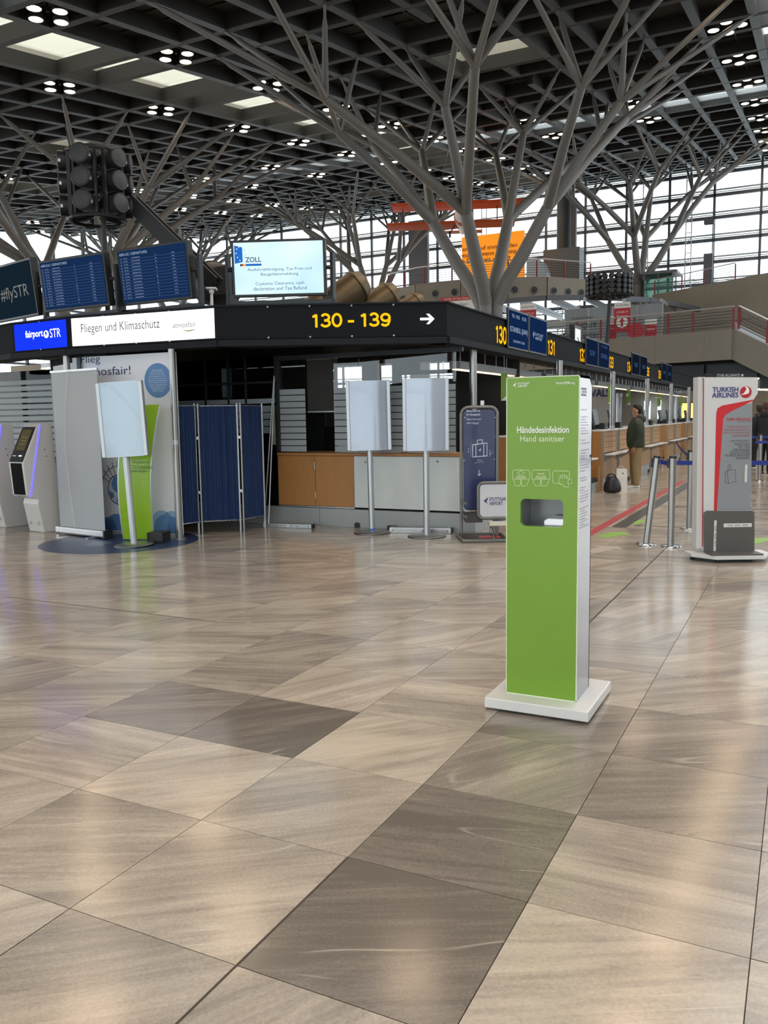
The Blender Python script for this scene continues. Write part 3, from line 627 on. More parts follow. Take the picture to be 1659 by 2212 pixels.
for s_ in (-.7, .7):
    MB().bar(pc + fx * s_ * .6 + Vector((0, 0, -.3)), pc + fx * s_ - fy * .3 + Vector((0, 0, -.85)), .05, .05).build('gear_leg', BLACK, t)
    MB().lathe([(.0, -.06), (.17, -.06), (.2, 0), (.17, .06), (0, .06)], pc + fx * s_ - fy * .3 + Vector((0, 0, -.88)), 16, fx).build('wheel', BLACK, t)
for s_ in (-1.5, 1.5): MB().tube([pc + fx * s_ + Vector((0, 0, .78)), pc + fx * s_ * .4 + Vector((0, 0, rz(pc.y) - pc.z))], .012, 4).build('suspension_cable', DARKM, t)

# ------------------------------------------------------------------ stroke lettering for the big amber numbers
def _arc(cx, cy, rx, ry, a0, a1, n=14): return [(cx + rx * math.cos(math.radians(a0 + (a1 - a0) * k / n)), cy + ry * math.sin(math.radians(a0 + (a1 - a0) * k / n))) for k in range(n + 1)]
GLY = {'0': [_arc(.3, .5, .23, .42, 90, 450, 28)], '1': [[(.1, .76), (.2, .79), (.27, .86), (.3, .92)], [(.31, .925), (.31, .0)]], '2': [_arc(.3, .66, .22, .26, 170, -20, 14) + [(.46, .48), (.1, .075)], [(.07, .075), (.53, .075)]],
       '3': [_arc(.29, .705, .2, .215, 160, -90, 14), _arc(.29, .29, .23, .215, 90, -165, 14), [(.22, .49), (.3, .49)]], '4': [[(.42, 0), (.42, .92), (.07, .27), (.57, .27)]], '5': [[(.5, .85), (.16, .85), (.11, .5)], _arc(.29, .3, .23, .23, 130, -160, 16)],
       '6': [_arc(.3, .29, .22, .22, 90, 450, 22), [(.08, .3), (.09, .55), (.17, .78), (.3, .86), (.45, .82), (.5, .72)]], '9': [_arc(.3, .63, .22, .24, 90, 450, 22), [(.52, .62), (.51, .37), (.43, .14), (.3, .06), (.15, .1), (.1, .2)]], '-': [[(.08, .4), (.42, .4)]], ' ': []}
def digits(nm, s, c, xd, n, w, h, mt_, par, th=.13):
    xd, n, c = Vector(xd).normalized(), Vector(n).normalized(), Vector(c); up_ = Vector((0, 0, 1)); adv = {'1': .52, '-': .5, ' ': .2}; tot = sum(adv.get(q, .62) for q in s) - .06
    sx = w / tot; x = 0
    g = []
    for q in s:
        b = MB()
        for pl in GLY[q]:
            P_ = [Vector((a * sx, (v * 1.0) * h, 0)) for a, v in pl]; m_ = len(P_); L_, R__ = [], []; r = th * h / 2
            closed = (P_[0] - P_[-1]).length < 1e-4
            for i in range(m_):
                a0, a1 = (P_[i - 1] if i else (P_[-2] if closed else P_[0])), (P_[i + 1] if i < m_ - 1 else (P_[1] if closed else P_[-1])); d = (a1 - a0).normalized(); nn = Vector((-d.y, d.x, 0))
                dp = (P_[i] - a0).normalized() if (P_[i] - a0).length > 1e-6 else d; k_ = 1 / max(.5, abs(nn.dot(Vector((-dp.y, dp.x, 0)))))
                L_.append(P_[i] + nn * r * k_); R__.append(P_[i] - nn * r * k_)
            T3 = lambda v: c + xd * (v.x + x - w / 2) + up_ * (v.y - h / 2)
            b.add([T3(v) for v in L_] + [T3(v) for v in R__], [(i, i + 1, m_ + i + 1, m_ + i) for i in range(m_ - 1)])
        if b.v: b.build(nm, mt_, par)
        x += adv.get(q, .62) * sx

# ================================================================== CHECK-IN ISLAND
FX = -3.87
C0, C1, C2, C3, C4 = (FX, 9.43), (-6.33, 8.24), (-8.62, 8.05), (-9.75, 8.15), (-12.6, 8.95)
ZB0, ZB1, ZS0, ZS1 = 2.35, 2.425, 2.435, 2.82
FEND = 36.0
def seg(a, c):
    a, c = Vector((a[0], a[1], 0)), Vector((c[0], c[1], 0)); d = (c - a).normalized(); n = Vector((-d.y, d.x, 0))
    if n.dot(Vector((0, 0, 0)) - (a + c) / 2) < 0: n = -n
    return a, c, d, n
def onseg(x, y, a, c, off=0.0):
    A_, C_, d, n = seg(a, c); return on(x, y, A_ + n * off, n)
SIGN = mat('sign_charcoal', (27, 30, 34), .85, var=.04, spec=.15); BEAMD = mat('beam_charcoal', (32, 35, 39), .75, .0, spec=.2)
isl = thing('sign_fascia', 'charcoal sign band running around the top of the check-in island', 'sign', (-5, 9, ZB0))
def band(a, c, z0, z1, th, out=0.0, mt_=SIGN, nm='sign_panel', par=isl):
    A_, C_, d, n = seg(a, c); ce = (A_ + C_) / 2 + n * (out - th / 2) + Vector((0, 0, (z0 + z1) / 2))
    return MB().obox(ce, (C_ - A_) / 2, n * (th / 2), (0, 0, (z1 - z0) / 2)).build(nm, mt_, par)
for a, c in ((C1, C0), (C2, C1), (C3, C2), (C4, C3)):
    band(a, c, ZS0, ZS1, .16); band(a, c, ZB0, ZB1, .3, .04, BEAMD, 'lower_beam'); band(a, c, ZS1, ZS1 + .018, .2, .02, BEAMD, 'top_cap')
for k in range(6):
    y0 = C0[1] + k * 4.65; y1 = min(y0 + 4.65, FEND)
    band((FX, y0), (FX, y1 - .012), ZS0, ZS1, .16); band((FX, y0), (FX, y1), ZB0, ZB1, .3, .04, BEAMD, 'lower_beam'); band((FX, y0), (FX, y1), ZS1, ZS1 + .018, .2, .02, BEAMD, 'top_cap')
# rivets
rv = MB().lathe([(.012, 0), (.012, .008), (0, .012)], n=8).mesh('rivet', (0, 0, 0), ALU)
for a, c in ((C1, C0), (C2, C1), (C3, C2)):
    A_, C_, d, n = seg(a, c); L_ = (C_ - A_).length
    for z in (ZS0 + .012, ZS1 - .012):
        for k in range(1, int(L_ / .5)):
            o = put(rv, 'rivet', isl, tuple(A_ + d * (k * .5 + .1) + n * .002 + Vector((0, 0, z)) - wloc(isl))); o.rotation_euler = n.to_track_quat('Z', 'Y').to_euler()
# lit panels
def litpanel(name, x0, y0, x1, y1, a, c, mt_):
    A_, C_, d, n = seg(a, c); p, q = onseg(x0, y1, a, c), onseg(x1, y0, a, c)
    if (q - p).dot(d) < 0: d = -d
    ce = (p + q) / 2; ce.z = (ZS0 + .02 + ZS1 - .015) / 2; hw = (Vector((q.x, q.y, 0)) - Vector((p.x, p.y, 0))).length / 2
    return MB().obox(ce + n * .006, d * hw, n * .006, (0, 0, (ZS1 - ZS0 - .035) / 2)).build(name, mt_, isl), ce + n * .014, d, n
C23 = onseg(155, 720, C2, C1)
lp, ce, d_, n_ = litpanel('white_light_panel', 157, 690, 463, 727, C2, C1, emis('white_panel', (255, 255, 255), 1.15))
DG = mat('dark_grey_print', (96, 98, 102), .5)
up = (0, 0, 1)
def seglabel(s_, x0, y0, x1, y1, a, c, mt_, bold=0.0, off=.016, par=isl, h=None):
    p, q = onseg(x0, y0, a, c, off), onseg(x1, y1, a, c, off); d = (q - p); w_ = d.length; d.z = 0
    return text('lettering', s_, (p + q) / 2, d, up, mt_, par, w=w_, h=h, bold=bold)
seglabel('Fliegen und Klimaschutz', 175, 712, 345, 702, C2, C1, DG, h=.145)
seglabel('atmosfair', 373, 703, 423, 700, C2, C1, DG, h=.062)
p = onseg(408, 711, C2, C1, .018)
MB().tube([p + d_ * (math.sin(t_) * .13) + Vector((0, 0, -.05 * math.cos(t_) + .03)) for t_ in [-.9 + .2 * k for k in range(10)]], [.001 + .006 * math.sin(math.pi * k / 9) for k in range(10)], 6).build('swoosh', GSTK, isl)
BLUE = emis('blue_panel', (20, 50, 236), 1.0)
A_, C_, d3, n3 = seg(C3, C2)
MB().obox(Vector(((C2[0] + C3[0]) / 2, (C2[1] + C3[1]) / 2, (ZS0 + ZS1) / 2)) + n3 * .006 + d3 * .03, d3 * .535, n3 * .006, (0, 0, (ZS1 - ZS0 - .035) / 2)).build('blue_light_panel', BLUE, isl)
seglabel('fairport', 55, 724, 93, 722, C3, C2, LITW, .02, h=.12); seglabel('STR', 108, 720, 131, 718, C3, C2, LITW, h=.115)
p = onseg(100, 722, C3, C2, .016); g = MB().lathe([(.0, 0), (.05, 0), (.05, .004), (0, .004)], p, 20, n3).build('globe_disc', LITW, isl)
MB().prism([(-.02, .03), (.01, .035), (.02, .01), (.0, -.03), (-.012, .0)], p + n3 * .006, d3, up, n3 * .002).build('globe_land', BLUE, g)
p, q = onseg(671, 692, C1, C0, .016), onseg(843, 690, C1, C0, .016); A_, C_, d4, n4 = seg(C1, C0)
digits('numeral', '130 - 139', (p + q) / 2, d4, n4, (q - p).length, .165, YELLOW, isl, .17)
p = onseg(923, 689, C1, C0, .016); A_, C_, d4, n4 = seg(C1, C0)
MB().prism([(-.085, -.014), (.03, -.014), (-.012, -.06), (.024, -.06), (.085, 0), (.024, .06), (-.012, .06), (.03, .014), (-.085, .014)], p, d4, up, n4 * .004).build('arrow', LITW, isl)
for s_, xa, xb in (('130', 1070, 1094), ('131', 1183, 1199), ('132', 1252, 1265), ('133', 1315, 1326), ('134', 1356, 1365), ('135', 1397, 1404), ('136', 1424, 1430)):
    ya, yb = atX(xa, 720, FX + .016).y, atX(xb, 720, FX + .016).y
    digits('numeral', s_, (FX + .016, (ya + yb) / 2, 2.6), (0, 1, 0), (1, 0, 0), yb - ya, .25, YELLOW, isl, .15)
# island roof and interior
it = thing('wall_island', None, None, (-8, 20, 0), kind='structure')
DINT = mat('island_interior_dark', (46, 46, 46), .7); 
b = MB(); P = [C0, C1, C2, C3, C4, (-12.6, 13.3), (-5.6, 13.3), (-5.6, FEND), (FX, FEND)]; P = [(x - .2 * (1 if i in (0, 8) else 0), y + .2 * (1 if i < 5 else 0)) for i, (x, y) in enumerate(P)]; n_ = len(P)
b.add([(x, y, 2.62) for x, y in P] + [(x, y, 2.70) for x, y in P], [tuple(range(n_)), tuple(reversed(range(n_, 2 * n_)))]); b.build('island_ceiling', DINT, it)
def wallpanel(x0, x1, y, z0, z1, nm='partition', m_=DINT): MB().box(x0, x1, y, y + .06, z0, z1).build(nm, m_, it)
# partition behind the front counter with openings towards the hall beyond
YP = 13.2
ops = []
for x0, y0, x1, y1 in ((725, 788, 781, 842), (816, 784, 846, 830), (866, 806, 978, 824), (906, 779, 978, 800)):
    a, c = atY(x0, y1, YP), atY(x1, y0, YP); ops.append((a.x, c.x, a.z, c.z))
zs = sorted({0.0, 2.62} | {v for o_ in ops for v in o_[2:]}); xs = sorted({-12.4, FX - .3} | {v for o_ in ops for v in o_[:2]})
pb = MB()
for x0, x1 in zip(xs[:-1], xs[1:]):
    for z0, z1 in zip(zs[:-1], zs[1:]):
        if not any(o_[0] - 1e-4 <= x0 and x1 <= o_[1] + 1e-4 and o_[2] - 1e-4 <= z0 and z1 <= o_[3] + 1e-4 for o_ in ops): pb.box(x0, x1, YP, YP + .05, z0, z1)
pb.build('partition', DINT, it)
for k in range(4): wallpanel(-9.8, -5.5, 17.5 + k * 4.65, 0, .9)
# round posts carrying the fascia
def post(x, y, z1, r, label, flange=True):
    t = thing('support_post', label, 'post', (x, y, 0), 'fascia support posts')
    MB().tube([(x, y, 0), (x, y, z1)], r, 18).build('tube', STEEL, t, smooth=True)
    if flange: MB().lathe([(r + .055, 0), (r + .055, .012), (r + .005, .014), (r + .005, .05)], (x, y, 0), 20).build('flange', STEEL, t)
    MB().lathe([(r + .004, 1.18), (r + .004, 1.24)], (x, y, 0), 18).build('collar', ALU, t)
pp = fl(388, 1164); post(pp.x, pp.y, ZB0, .042, 'steel post at right edge of the white exhibit wall')
pl = on(145, 800, (-8.62, 8.22, 0), (F_.x, F_.y, 0)); post(pl.x, pl.y, ZB0, .042, 'steel post at left edge of the white exhibit wall')
PER = 4.2
for k in range(6):
    px_, py_ = (-3.99, 10.63) if k == 0 else (-3.6, 17.75 + PER * (k - 2))
    post(px_, py_, ZB0, .05, 'steel post of the desk row, %s from the sign corner' % 'first second third fourth fifth sixth'.split()[k], False)
# under-fascia luminaires along the desks with hangers
for k in range(6):
    y0 = 10.7 + PER * k
    t = thing('desk_luminaire', 'long grey linear luminaire hung under the fascia, %s from the sign corner' % 'first second third fourth fifth sixth'.split()[k], 'lamp', (-4.05, y0, 2.2), 'desk luminaires')
    MB().box(-4.36, -4.2, y0, y0 + 3.9, 2.12, 2.22).build('housing', mat('luminaire_grey', (120, 120, 120), .5, .3), t)
    MB().box(-4.33, -4.24, y0 + .03, y0 + 3.87, 2.105, 2.118).build('diffuser', emis('desk_light', (255, 226, 180), 1.6), t)
    for q in range(8): MB().tube([(-4.28, y0 + .2 + .5 * q, 2.22), (-4.28, y0 + .2 + .5 * q, 2.62)], .008, 6).build('hanger', ALU, t)

# ------------------------------------------------------------------ front counter with glazed screen
YC = 9.92; XL, XR = -6.66, -3.75
ct = thing('service_counter', 'front service counter of steel and beech panels under the 130 to 139 sign', 'counter', (-5.2, YC + .4, 0))
PL = mat('steel_plinth', (164, 166, 164), .45, .25, var=.15, scale=3); CON = mat('steel_panel', (206, 208, 203), .4, .2, var=.14, scale=3, stretch=(1, 1, .4))
xa = atY(680, 1000, YC).x; xb = atY(764, 1000, YC).x
for x0, x1 in ((XL - 1.6, -5.98), (-5.975, -4.35), (-4.345, XR + .06)): MB().box(x0, x1, YC - .03, YC + .6, 0, .245).build('plinth_panel', PL, ct, bev=.003)
MB().lathe([(.045, 0), (.045, .01), (.03, .01)], atY(772, 1135, YC - .03), 16, (0, -1, 0)).build('plinth_hole', BLACK, ct)
for x0, x1, nm in ((XL, xa - .004, 'door'), (xa + .004, xb, 'door')):
    dd = MB().box(x0, x1, YC, YC + .022, .27, .965).build(nm, WOOD, ct, bev=.002)
    for z in (.42, .83):
        if x0 == XL: MB().tube([(x1 + .004, YC - .006, z - .05), (x1 + .004, YC - .006, z + .05)], .009, 8).build('hinge', STEEL, dd)
MB().box(XL, xb, YC - .004, YC + .02, .252, .266).build('door_rail', ALU, ct)
MB().box(xb + .004, XR - .005, YC, YC + .02, .27, .965).build('steel_front', CON, ct, bev=.002)
for x, y in ((790, 998), (945, 997)): MB().lathe([(.016, 0), (.016, .01), (0, .014)], atY(x, y, YC), 12, (0, -1, 0)).build('button_bolt', STEEL, ct)
MB().box(XL, XR + .02, YC - .02, YC + .62, .97, 1.005).build('worktop', WOOD, ct, bev=.003)
MB().box(XR - .022, XR, YC + .003, YC + .6, .27, .965).build('side_panel', WOOD, ct)
MB().box(XR - .02, XR - .002, YC + .003, YC + .6, .246, .4).build('side_plinth', mat('plinth_brown', (70, 60, 50), .6), ct)
MB().box(XL, XR, YC + .58, YC + .6, .25, .965).build('back_panel', DINT, ct)
for z, h_ in ((.62, .08), (.5, .06)): MB().box(XR, XR + .012, YC + .2, YC + .3, z, z + h_).build('wall_socket', mat('socket_cream', (214, 206, 188), .4), ct)
# glass screen with frosted bands
gs = thing('counter_screen', 'glass screen with frosted stripes standing on the front counter', 'screen', (-5.2, YC + .1, 1.005))
xg = [atY(x, 900, YC + .08).x for x in (605, 661, 722, 775, 985)]
for (x0, x1) in ((xg[0], xg[1]), (xg[2], xg[3]), (xg[3] + .01, xg[4])): MB().box(x0, x1, YC + .08, YC + .09, 1.006, 2.34).build('pane', GLASS, gs)
for (x0, x1) in ((xg[0], xg[1]), (xg[2], xg[3]), (xg[3] + .01, xg[4])):
    for k in range(10): MB().box(x0 + .004, x1 - .004, YC + .076, YC + .0795, 1.02 + k * .088, 1.02 + k * .088 + .076).build('frosted_band', FROST, gs)
MB().box(xg[0] - .05, xg[0] - .01, YC + .03, YC + .12, 1.005, 2.35).build('frame_post', DARKM, gs)
MB().box(xg[0] - .05, xg[4] + .1, YC + .05, YC + .1, 2.29, 2.35).build('head_rail', DARKM, gs)
for x in (xg[3] - .12, xg[4] - .3):
    MB().lathe([(.028, 0), (.028, .012), (.018, .02), (0, .02)], (x, YC + .07, 1.22), 14, (0, -1, 0)).build('speak_knob', STEEL, gs)
bl = thing('roller_blind', 'dark roller blind lowered behind the counter glass', 'blind', ((xg[1] + xg[2]) / 2, YC + .16, 2.3))
zb = atY(690, 888, YC + .16).z
MB().box(xg[1] - .02, xg[2] + .02, YC + .16, YC + .165, zb, 2.3).build('blind_cloth', mat('blind_cloth', (58, 55, 50), .8), bl); MB().box(xg[1] - .02, xg[2] + .02, YC + .15, YC + .175, zb - .018, zb).build('bottom_bar', ALU, bl)
MB().tube([(xg[1] - .02, YC + .16, 2.31), (xg[2] + .02, YC + .16, 2.31)], .03, 10).build('roller', ALU, bl)
# desk back office seen through the gap
o = thing('office_chair', 'black office chair back seen through the gap in the counter screen', 'chair', (-6.4, 11.2, 0))
MB().box(-6.66, -6.22, 11.2, 11.28, .62, 1.36).build('backrest', BLACK, o, bev=.03); MB().box(-6.66, -6.22, 10.8, 11.22, .46, .54).build('seat', BLACK, o, bev=.03); MB().tube([(-6.44, 11.02, .06), (-6.44, 11.02, .46)], .03, 10).build('gas_column', BLACK, o)
for k in range(5): MB().bar((-6.44, 11.02, .06), (-6.44 + .28 * math.cos(k * 1.257), 11.02 + .28 * math.sin(k * 1.257), .04), .04, .04).build('foot_arm', BLACK, o)
o = thing('glitter_panel', 'yellow-strutted glittering display panel seen through the counter gap', 'panel', (-6.0, 11.6, 0))
gm = bpy.data.materials.new('glitter'); gm.use_nodes = True; nt = gm.node_tree; N = nt.nodes; vo = N.new('ShaderNodeTexVoronoi'); vo.inputs['Scale'].default_value = 46; tcn = N.new('ShaderNodeTexCoord'); rr = N.new('ShaderNodeValToRGB'); rr.color_ramp.elements[0].color = (.55, .5, .36, 1); rr.color_ramp.elements[1].color = (.02, .02, .015, 1); rr.color_ramp.elements[1].position = .33; nt.links.new(tcn.outputs['Object'], vo.inputs[0]); nt.links.new(vo.outputs[0], rr.inputs[0]); nt.links.new(rr.outputs[0], N['Principled BSDF'].inputs['Base Color'])
MB().box(-6.28, -5.78, 11.6, 11.63, .2, 1.5).build('backing', gm, o)
YS = mat('yellow_strut', (176, 150, 42), .5)
for p, q in (((-6.28, 1.02), (-5.86, 1.5)), ((-6.1, .98), (-5.92, 1.46)), ((-6.26, .98), (-6.26, 1.5)), ((-6.28, 1.0), (-5.8, 1.0)), ((-6.28, 1.36), (-6.08, 1.5))): MB().bar((p[0], 11.585, p[1]), (q[0], 11.585, q[1]), .02, .035, up=(0, 1, 0)).build('strut', YS, o)
for px_, z_ in ((-6.28, .2), (-5.78, .2)): MB().bar((px_, 11.6, 0), (px_, 11.6, .25), .03, .03).build('leg', BLACK, o)
# office glazing left of the counter, behind the curtain screen
og = thing('window_5', None, None, (-7.6, YC, 0), kind='structure')
for x0, x1 in ((-8.55, -7.92), (-7.91, -7.2), (-7.19, XL - .02)):
    MB().box(x0, x1, YC + .04, YC + .05, .25, 2.35).build('pane', SMOKE, og)
    for k in range(5): MB().box(x0 + .01, x1 - .01, YC + .03, YC + .038, 1.28 + k * .1 + (.0 if k < 4 else .02), 1.28 + k * .1 + .088).build('frosted_band', FROST, og)
for x in (-7.915, -7.5, -7.195, XL - .01): MB().box(x - .015, x + .015, YC + .02, YC + .1, .2, 2.35).build('frame_post', DARKM, og)
MB().box(-8.6, XL, YC + .02, YC + .1, 1.98, 2.01).build('rail', DARKM, og)
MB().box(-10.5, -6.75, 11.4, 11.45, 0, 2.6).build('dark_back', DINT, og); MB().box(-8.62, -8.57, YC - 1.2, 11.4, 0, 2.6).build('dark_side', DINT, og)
# cabinet wall with poster in the gap between curtain and counter
o = MB().box(-6.74, -6.70, YC - .02, YC + .02, 1.12, 1.66).build('wall_poster', mat('poster_green', (150, 160, 130), .6, var=.4, scale=12), loc=(-6.72, YC, 1.12)); tag(o, 'small pale green poster on the post beside the curtain screen', 'poster')

# ------------------------------------------------------------------ glazed corner left of the atmosfair wall
lg = thing('window_6', None, None, (-9.5, 8.6, 0), kind='structure')
LP = [(-8.5, 8.15), (-9.42, 8.5), (-9.46, 9.5), (-10.3, 10.0), (-12.5, 10.0)]
for k, (a, c) in enumerate(zip(LP[:-1], LP[1:])):
    A_, C_, d, n = seg(a, c)
    MB().obox((A_ + C_) / 2 + Vector((0, 0, 1.28)), (C_ - A_) / 2 * .98, n * .006, (0, 0, 1.06)).build('pane', glass('pale_glass', (190, 200, 200), milk=.22) if k == 0 else GLASS, lg)
    if k:
        for q in range(13): MB().obox((A_ + C_) / 2 + n * .012 + Vector((0, 0, .95 + q * .1)), (C_ - A_) / 2 * .96, n * .002, (0, 0, .036)).build('frosted_band', FROST, lg)
    MB().obox(C_ + Vector((0, 0, 1.17)), d * .015, n * .02, (0, 0, 1.17)).build('frame_post', DARKM, lg)
MB().box(-13.5, -9.2, 11.2, 11.26, 0, 2.55).build('pale_wall', mat('pale_wall', (186, 176, 156), .7), lg)
o = thing('office_strip_lamp', 'small strip lamp glowing inside the glazed corner at far left', 'lamp', (-10.6, 10.6, 2.4)); MB().box(-11.9, -9.6, 10.5, 10.62, 2.42, 2.5).build('housing', ALU, o); MB().box(-11.9, -9.6, 10.5, 10.62, 2.40, 2.42).build('tube', emis('office_tube', (255, 238, 205), 4), o)

# ================================================================== SCREENS AND PLANT ON THE ISLAND
def frame_axes(n, tilt=0.0):
    n = Vector(n).normalized(); x = Vector((0, 0, 1)).cross(n).normalized(); u_ = n.cross(x).normalized()
    if tilt: n2 = (n * math.cos(tilt) - u_ * math.sin(tilt)).normalized(); u_ = n2.cross(x).normalized(); n = n2
    return x, u_, n
SCRB = emis('screen_blue', (22, 44, 80), .75); SCRD = emis('screen_dim', (22, 38, 50), .6); SCRT = emis('screen_text', (176, 194, 220), .62); SCRG = emis('screen_line', (76, 100, 142), .7)
def screen(name, label, zc, pxs, face, tilt=.12, depth=.1):
    """pxs = bottom-left and bottom-right pixel, top-left pixel; zc = z of the lower edge"""
    bl, br = fl(*pxs[0], zc), fl(*pxs[1], zc); d = br - bl; d.z = 0; w_ = d.length; d.normalize(); n = Vector((d.y, -d.x, 0))
    if n.dot(-(bl)) < 0: n = -n
    x, u_, n = frame_axes(n, tilt); h_ = (on(*pxs[2], bl, n) - bl).dot(u_)
    c = (bl + br) / 2 + u_ * (h_ / 2)
    t = thing(name, label, 'screen', tuple((bl + br) / 2))
    MB().obox(c - n * (depth / 2), x * (w_ / 2 + .03), u_ * (h_ / 2 + .03), n * (depth / 2)).build('casing', BLACK, t, bev=.006)
    s_ = MB().obox(c + n * .003, x * (w_ / 2), u_ * (h_ / 2), n * .002).build('display', face, t)
    for s in (-1, 1):   # yoke posts either side
        p = (bl + br) / 2 + x * s * (w_ / 2 + .1) - n * .08; MB().box(p.x - .02, p.x + .02, p.y - .035, p.y + .035, ZS1 + .02, zc + h_ * .8).build('yoke_post', DARKM, t)
        MB().tube([p + Vector((0, 0, h_ * .5)), (bl + br) / 2 + x * s * (w_ / 2 + .02) - n * .06 + u_ * h_ * .5], .025, 10).build('pivot', BLACK, t)
    p = (bl + br) / 2 - n * .08; MB().obox(Vector((p.x, p.y, ZS1 + .045)), x * (w_ / 2 + .13), n * .03, (0, 0, .025)).build('foot_rail', DARKM, t)
    return t, s_, c + n * .008, x, u_, n, w_, h_
def depboard(label, pxs, rows, seed):
    t, s_, c, x, u_, n, w_, h_ = screen('departures_screen', label, 2.963, pxs, SCRB, .1)
    text('lettering', 'ABFLUG / DEPARTURES', c - x * (w_ * .48) + u_ * (h_ * .43), x, u_, SCRT, t, w=w_ * .43, h=h_ * .05, align='LEFT')
    rnd = random.Random(seed); cities = 'PALMA ISTANBUL AMSTERDAM LONDON ZURICH WIEN BERLIN PARIS MADRID HAMBURG ANTALYA ATHEN ROM LISSABON'.split()
    for k in range(rows):
        y = h_ * (.35 - .82 * k / rows)
        MB().obox(c + u_ * (y - h_ * .024), x * (w_ * .49), u_ * .0014, n * .001).build('row_line', SCRG, s_)
        hh = h_ * .018
        for off, st, ww in ((-.47, 'o', .018), (-.42, 'EW %d' % rnd.randint(100, 999), .06), (-.3, cities[(k * 3 + seed) % 14], .13), (.06, str(rnd.randint(1, 4)), .012), (.3, '%02d:%02d' % (rnd.randint(6, 22), rnd.randint(0, 59)), .045)):
            text('row_text', st, c + x * (w_ * off) + u_ * y, x, u_, SCRT, s_, w=w_ * ww, h=hh, align='LEFT')
depboard('left departures board showing rows of white flight lines on blue', ((100, 670), (233, 655), (87, 569)), 14, 3)
depboard('right departures board showing rows of flight lines, beside speaker pole', ((268, 655), (411, 640), (250, 545)), 14, 5)
t, s_, c, x, u_, n, w_, h_ = screen('slogan_screen', 'dark slogan screen at the far left above the blue sign panel', 2.963, ((-30, 697), (80, 676), (-42, 590)), SCRD, .1)
p, q = on(2, 640, c, n), on(62, 630, c, n)
text('lettering', '#flySTR', (p + q) / 2, x, u_, emis('slogan_text', (110, 112, 108), .9), t, w=(q - p).dot(x), h=h_ * .3)
ZB = bpy.data.materials.new('customs_screen'); ZB.use_nodes = True; nt = ZB.node_tree; N = nt.nodes; N.clear(); e_ = N.new('ShaderNodeEmission'); o_ = N.new('ShaderNodeOutputMaterial'); tc = N.new('ShaderNodeTexCoord'); gr = N.new('ShaderNodeTexNoise'); gr.inputs['Scale'].default_value = 1.2; cr = N.new('ShaderNodeValToRGB')
cr.color_ramp.elements[0].color = lin((188, 224, 248)) + (1,); cr.color_ramp.elements[1].color = lin((232, 252, 255)) + (1,); cr.color_ramp.elements[0].position = .3; cr.color_ramp.elements[1].position = .7
nt.links.new(tc.outputs['Object'], gr.inputs[0]); nt.links.new(gr.outputs[0], cr.inputs[0]); nt.links.new(cr.outputs[0], e_.inputs[0]); e_.inputs[1].default_value = .85; nt.links.new(e_.outputs[0], o_.inputs[0])
t, s_, c, x, u_, n, w_, h_ = screen('customs_screen', 'bright pale blue customs screen reading ZOLL above the sign band', 2.955, ((509, 637), (700, 632), (505, 525)), ZB, .06)
ZT = emis('zoll_text', (76, 96, 112), .8); ZBL = emis('zoll_blue', (40, 104, 190), .8)
for s, yy, ww in (('Ausfuhrabfertigung, Tax Free und', -.03, .72), ('Bargeldanmeldung', -.125, .42), ('Customs Clearance, cash', -.30, .55), ('declaration and Tax Refund', -.395, .6)):
    text('lettering', s, c + u_ * (h_ * yy) + x * .01, x, u_, ZT, t, w=w_ * ww, h=h_ * .07)
text('lettering', 'ZOLL', c + x * (-w_ * .28) + u_ * (h_ * .17), x, u_, ZT, t, w=w_ * .18, h=h_ * .1, bold=.02)
MB().prism([(-.49, .45), (-.40, .41), (-.40, .13), (-.49, .1)], c, x * w_, u_ * h_, n * .001).build('emblem_field', ZBL, t)
MB().prism([(-.37, .09), (-.19, .09), (-.19, .05), (-.37, .05)], c, x * w_, u_ * h_, n * .001).build('emblem_bar', ZBL, t)
for k, cl in enumerate(((20, 20, 20), (200, 40, 40), (236, 190, 60))): MB().prism([(-.43 + k * .02, .09), (-.412 + k * .02, .09), (-.412 + k * .02, .05), (-.43 + k * .02, .05)], c, x * w_, u_ * h_, n * .001).build('flag_stripe', emis('flag%d' % k, cl, .8), t)
for (a, b_) in ((-.46, .38), (-.435, .42), (-.47, .3), (-.455, .22), (-.43, .16)):
    MB().prism([(math.cos(q * .628 + 1.57) * (.014 if q % 2 == 0 else .006) * .6, math.sin(q * .628 + 1.57) * (.014 if q % 2 == 0 else .006)) for q in range(10)], c + x * (w_ * a) + u_ * (h_ * b_) + n * .002, x * w_, u_ * h_ * 1.3, n * .001).build('star', emis('star_white', (240, 246, 255), .9), t)
for (a, b_) in ((-.375, .36), (-.36, .27), (-.38, .22)): MB().prism([(math.cos(q * .628 + 1.57) * (.010 if q % 2 == 0 else .005) * .6, math.sin(q * .628 + 1.57) * (.010 if q % 2 == 0 else .005)) for q in range(10)], c + x * (w_ * a) + u_ * (h_ * b_) + n * .002, x * w_, u_ * h_ * 1.3, n * .001).build('star', ZBL, t)
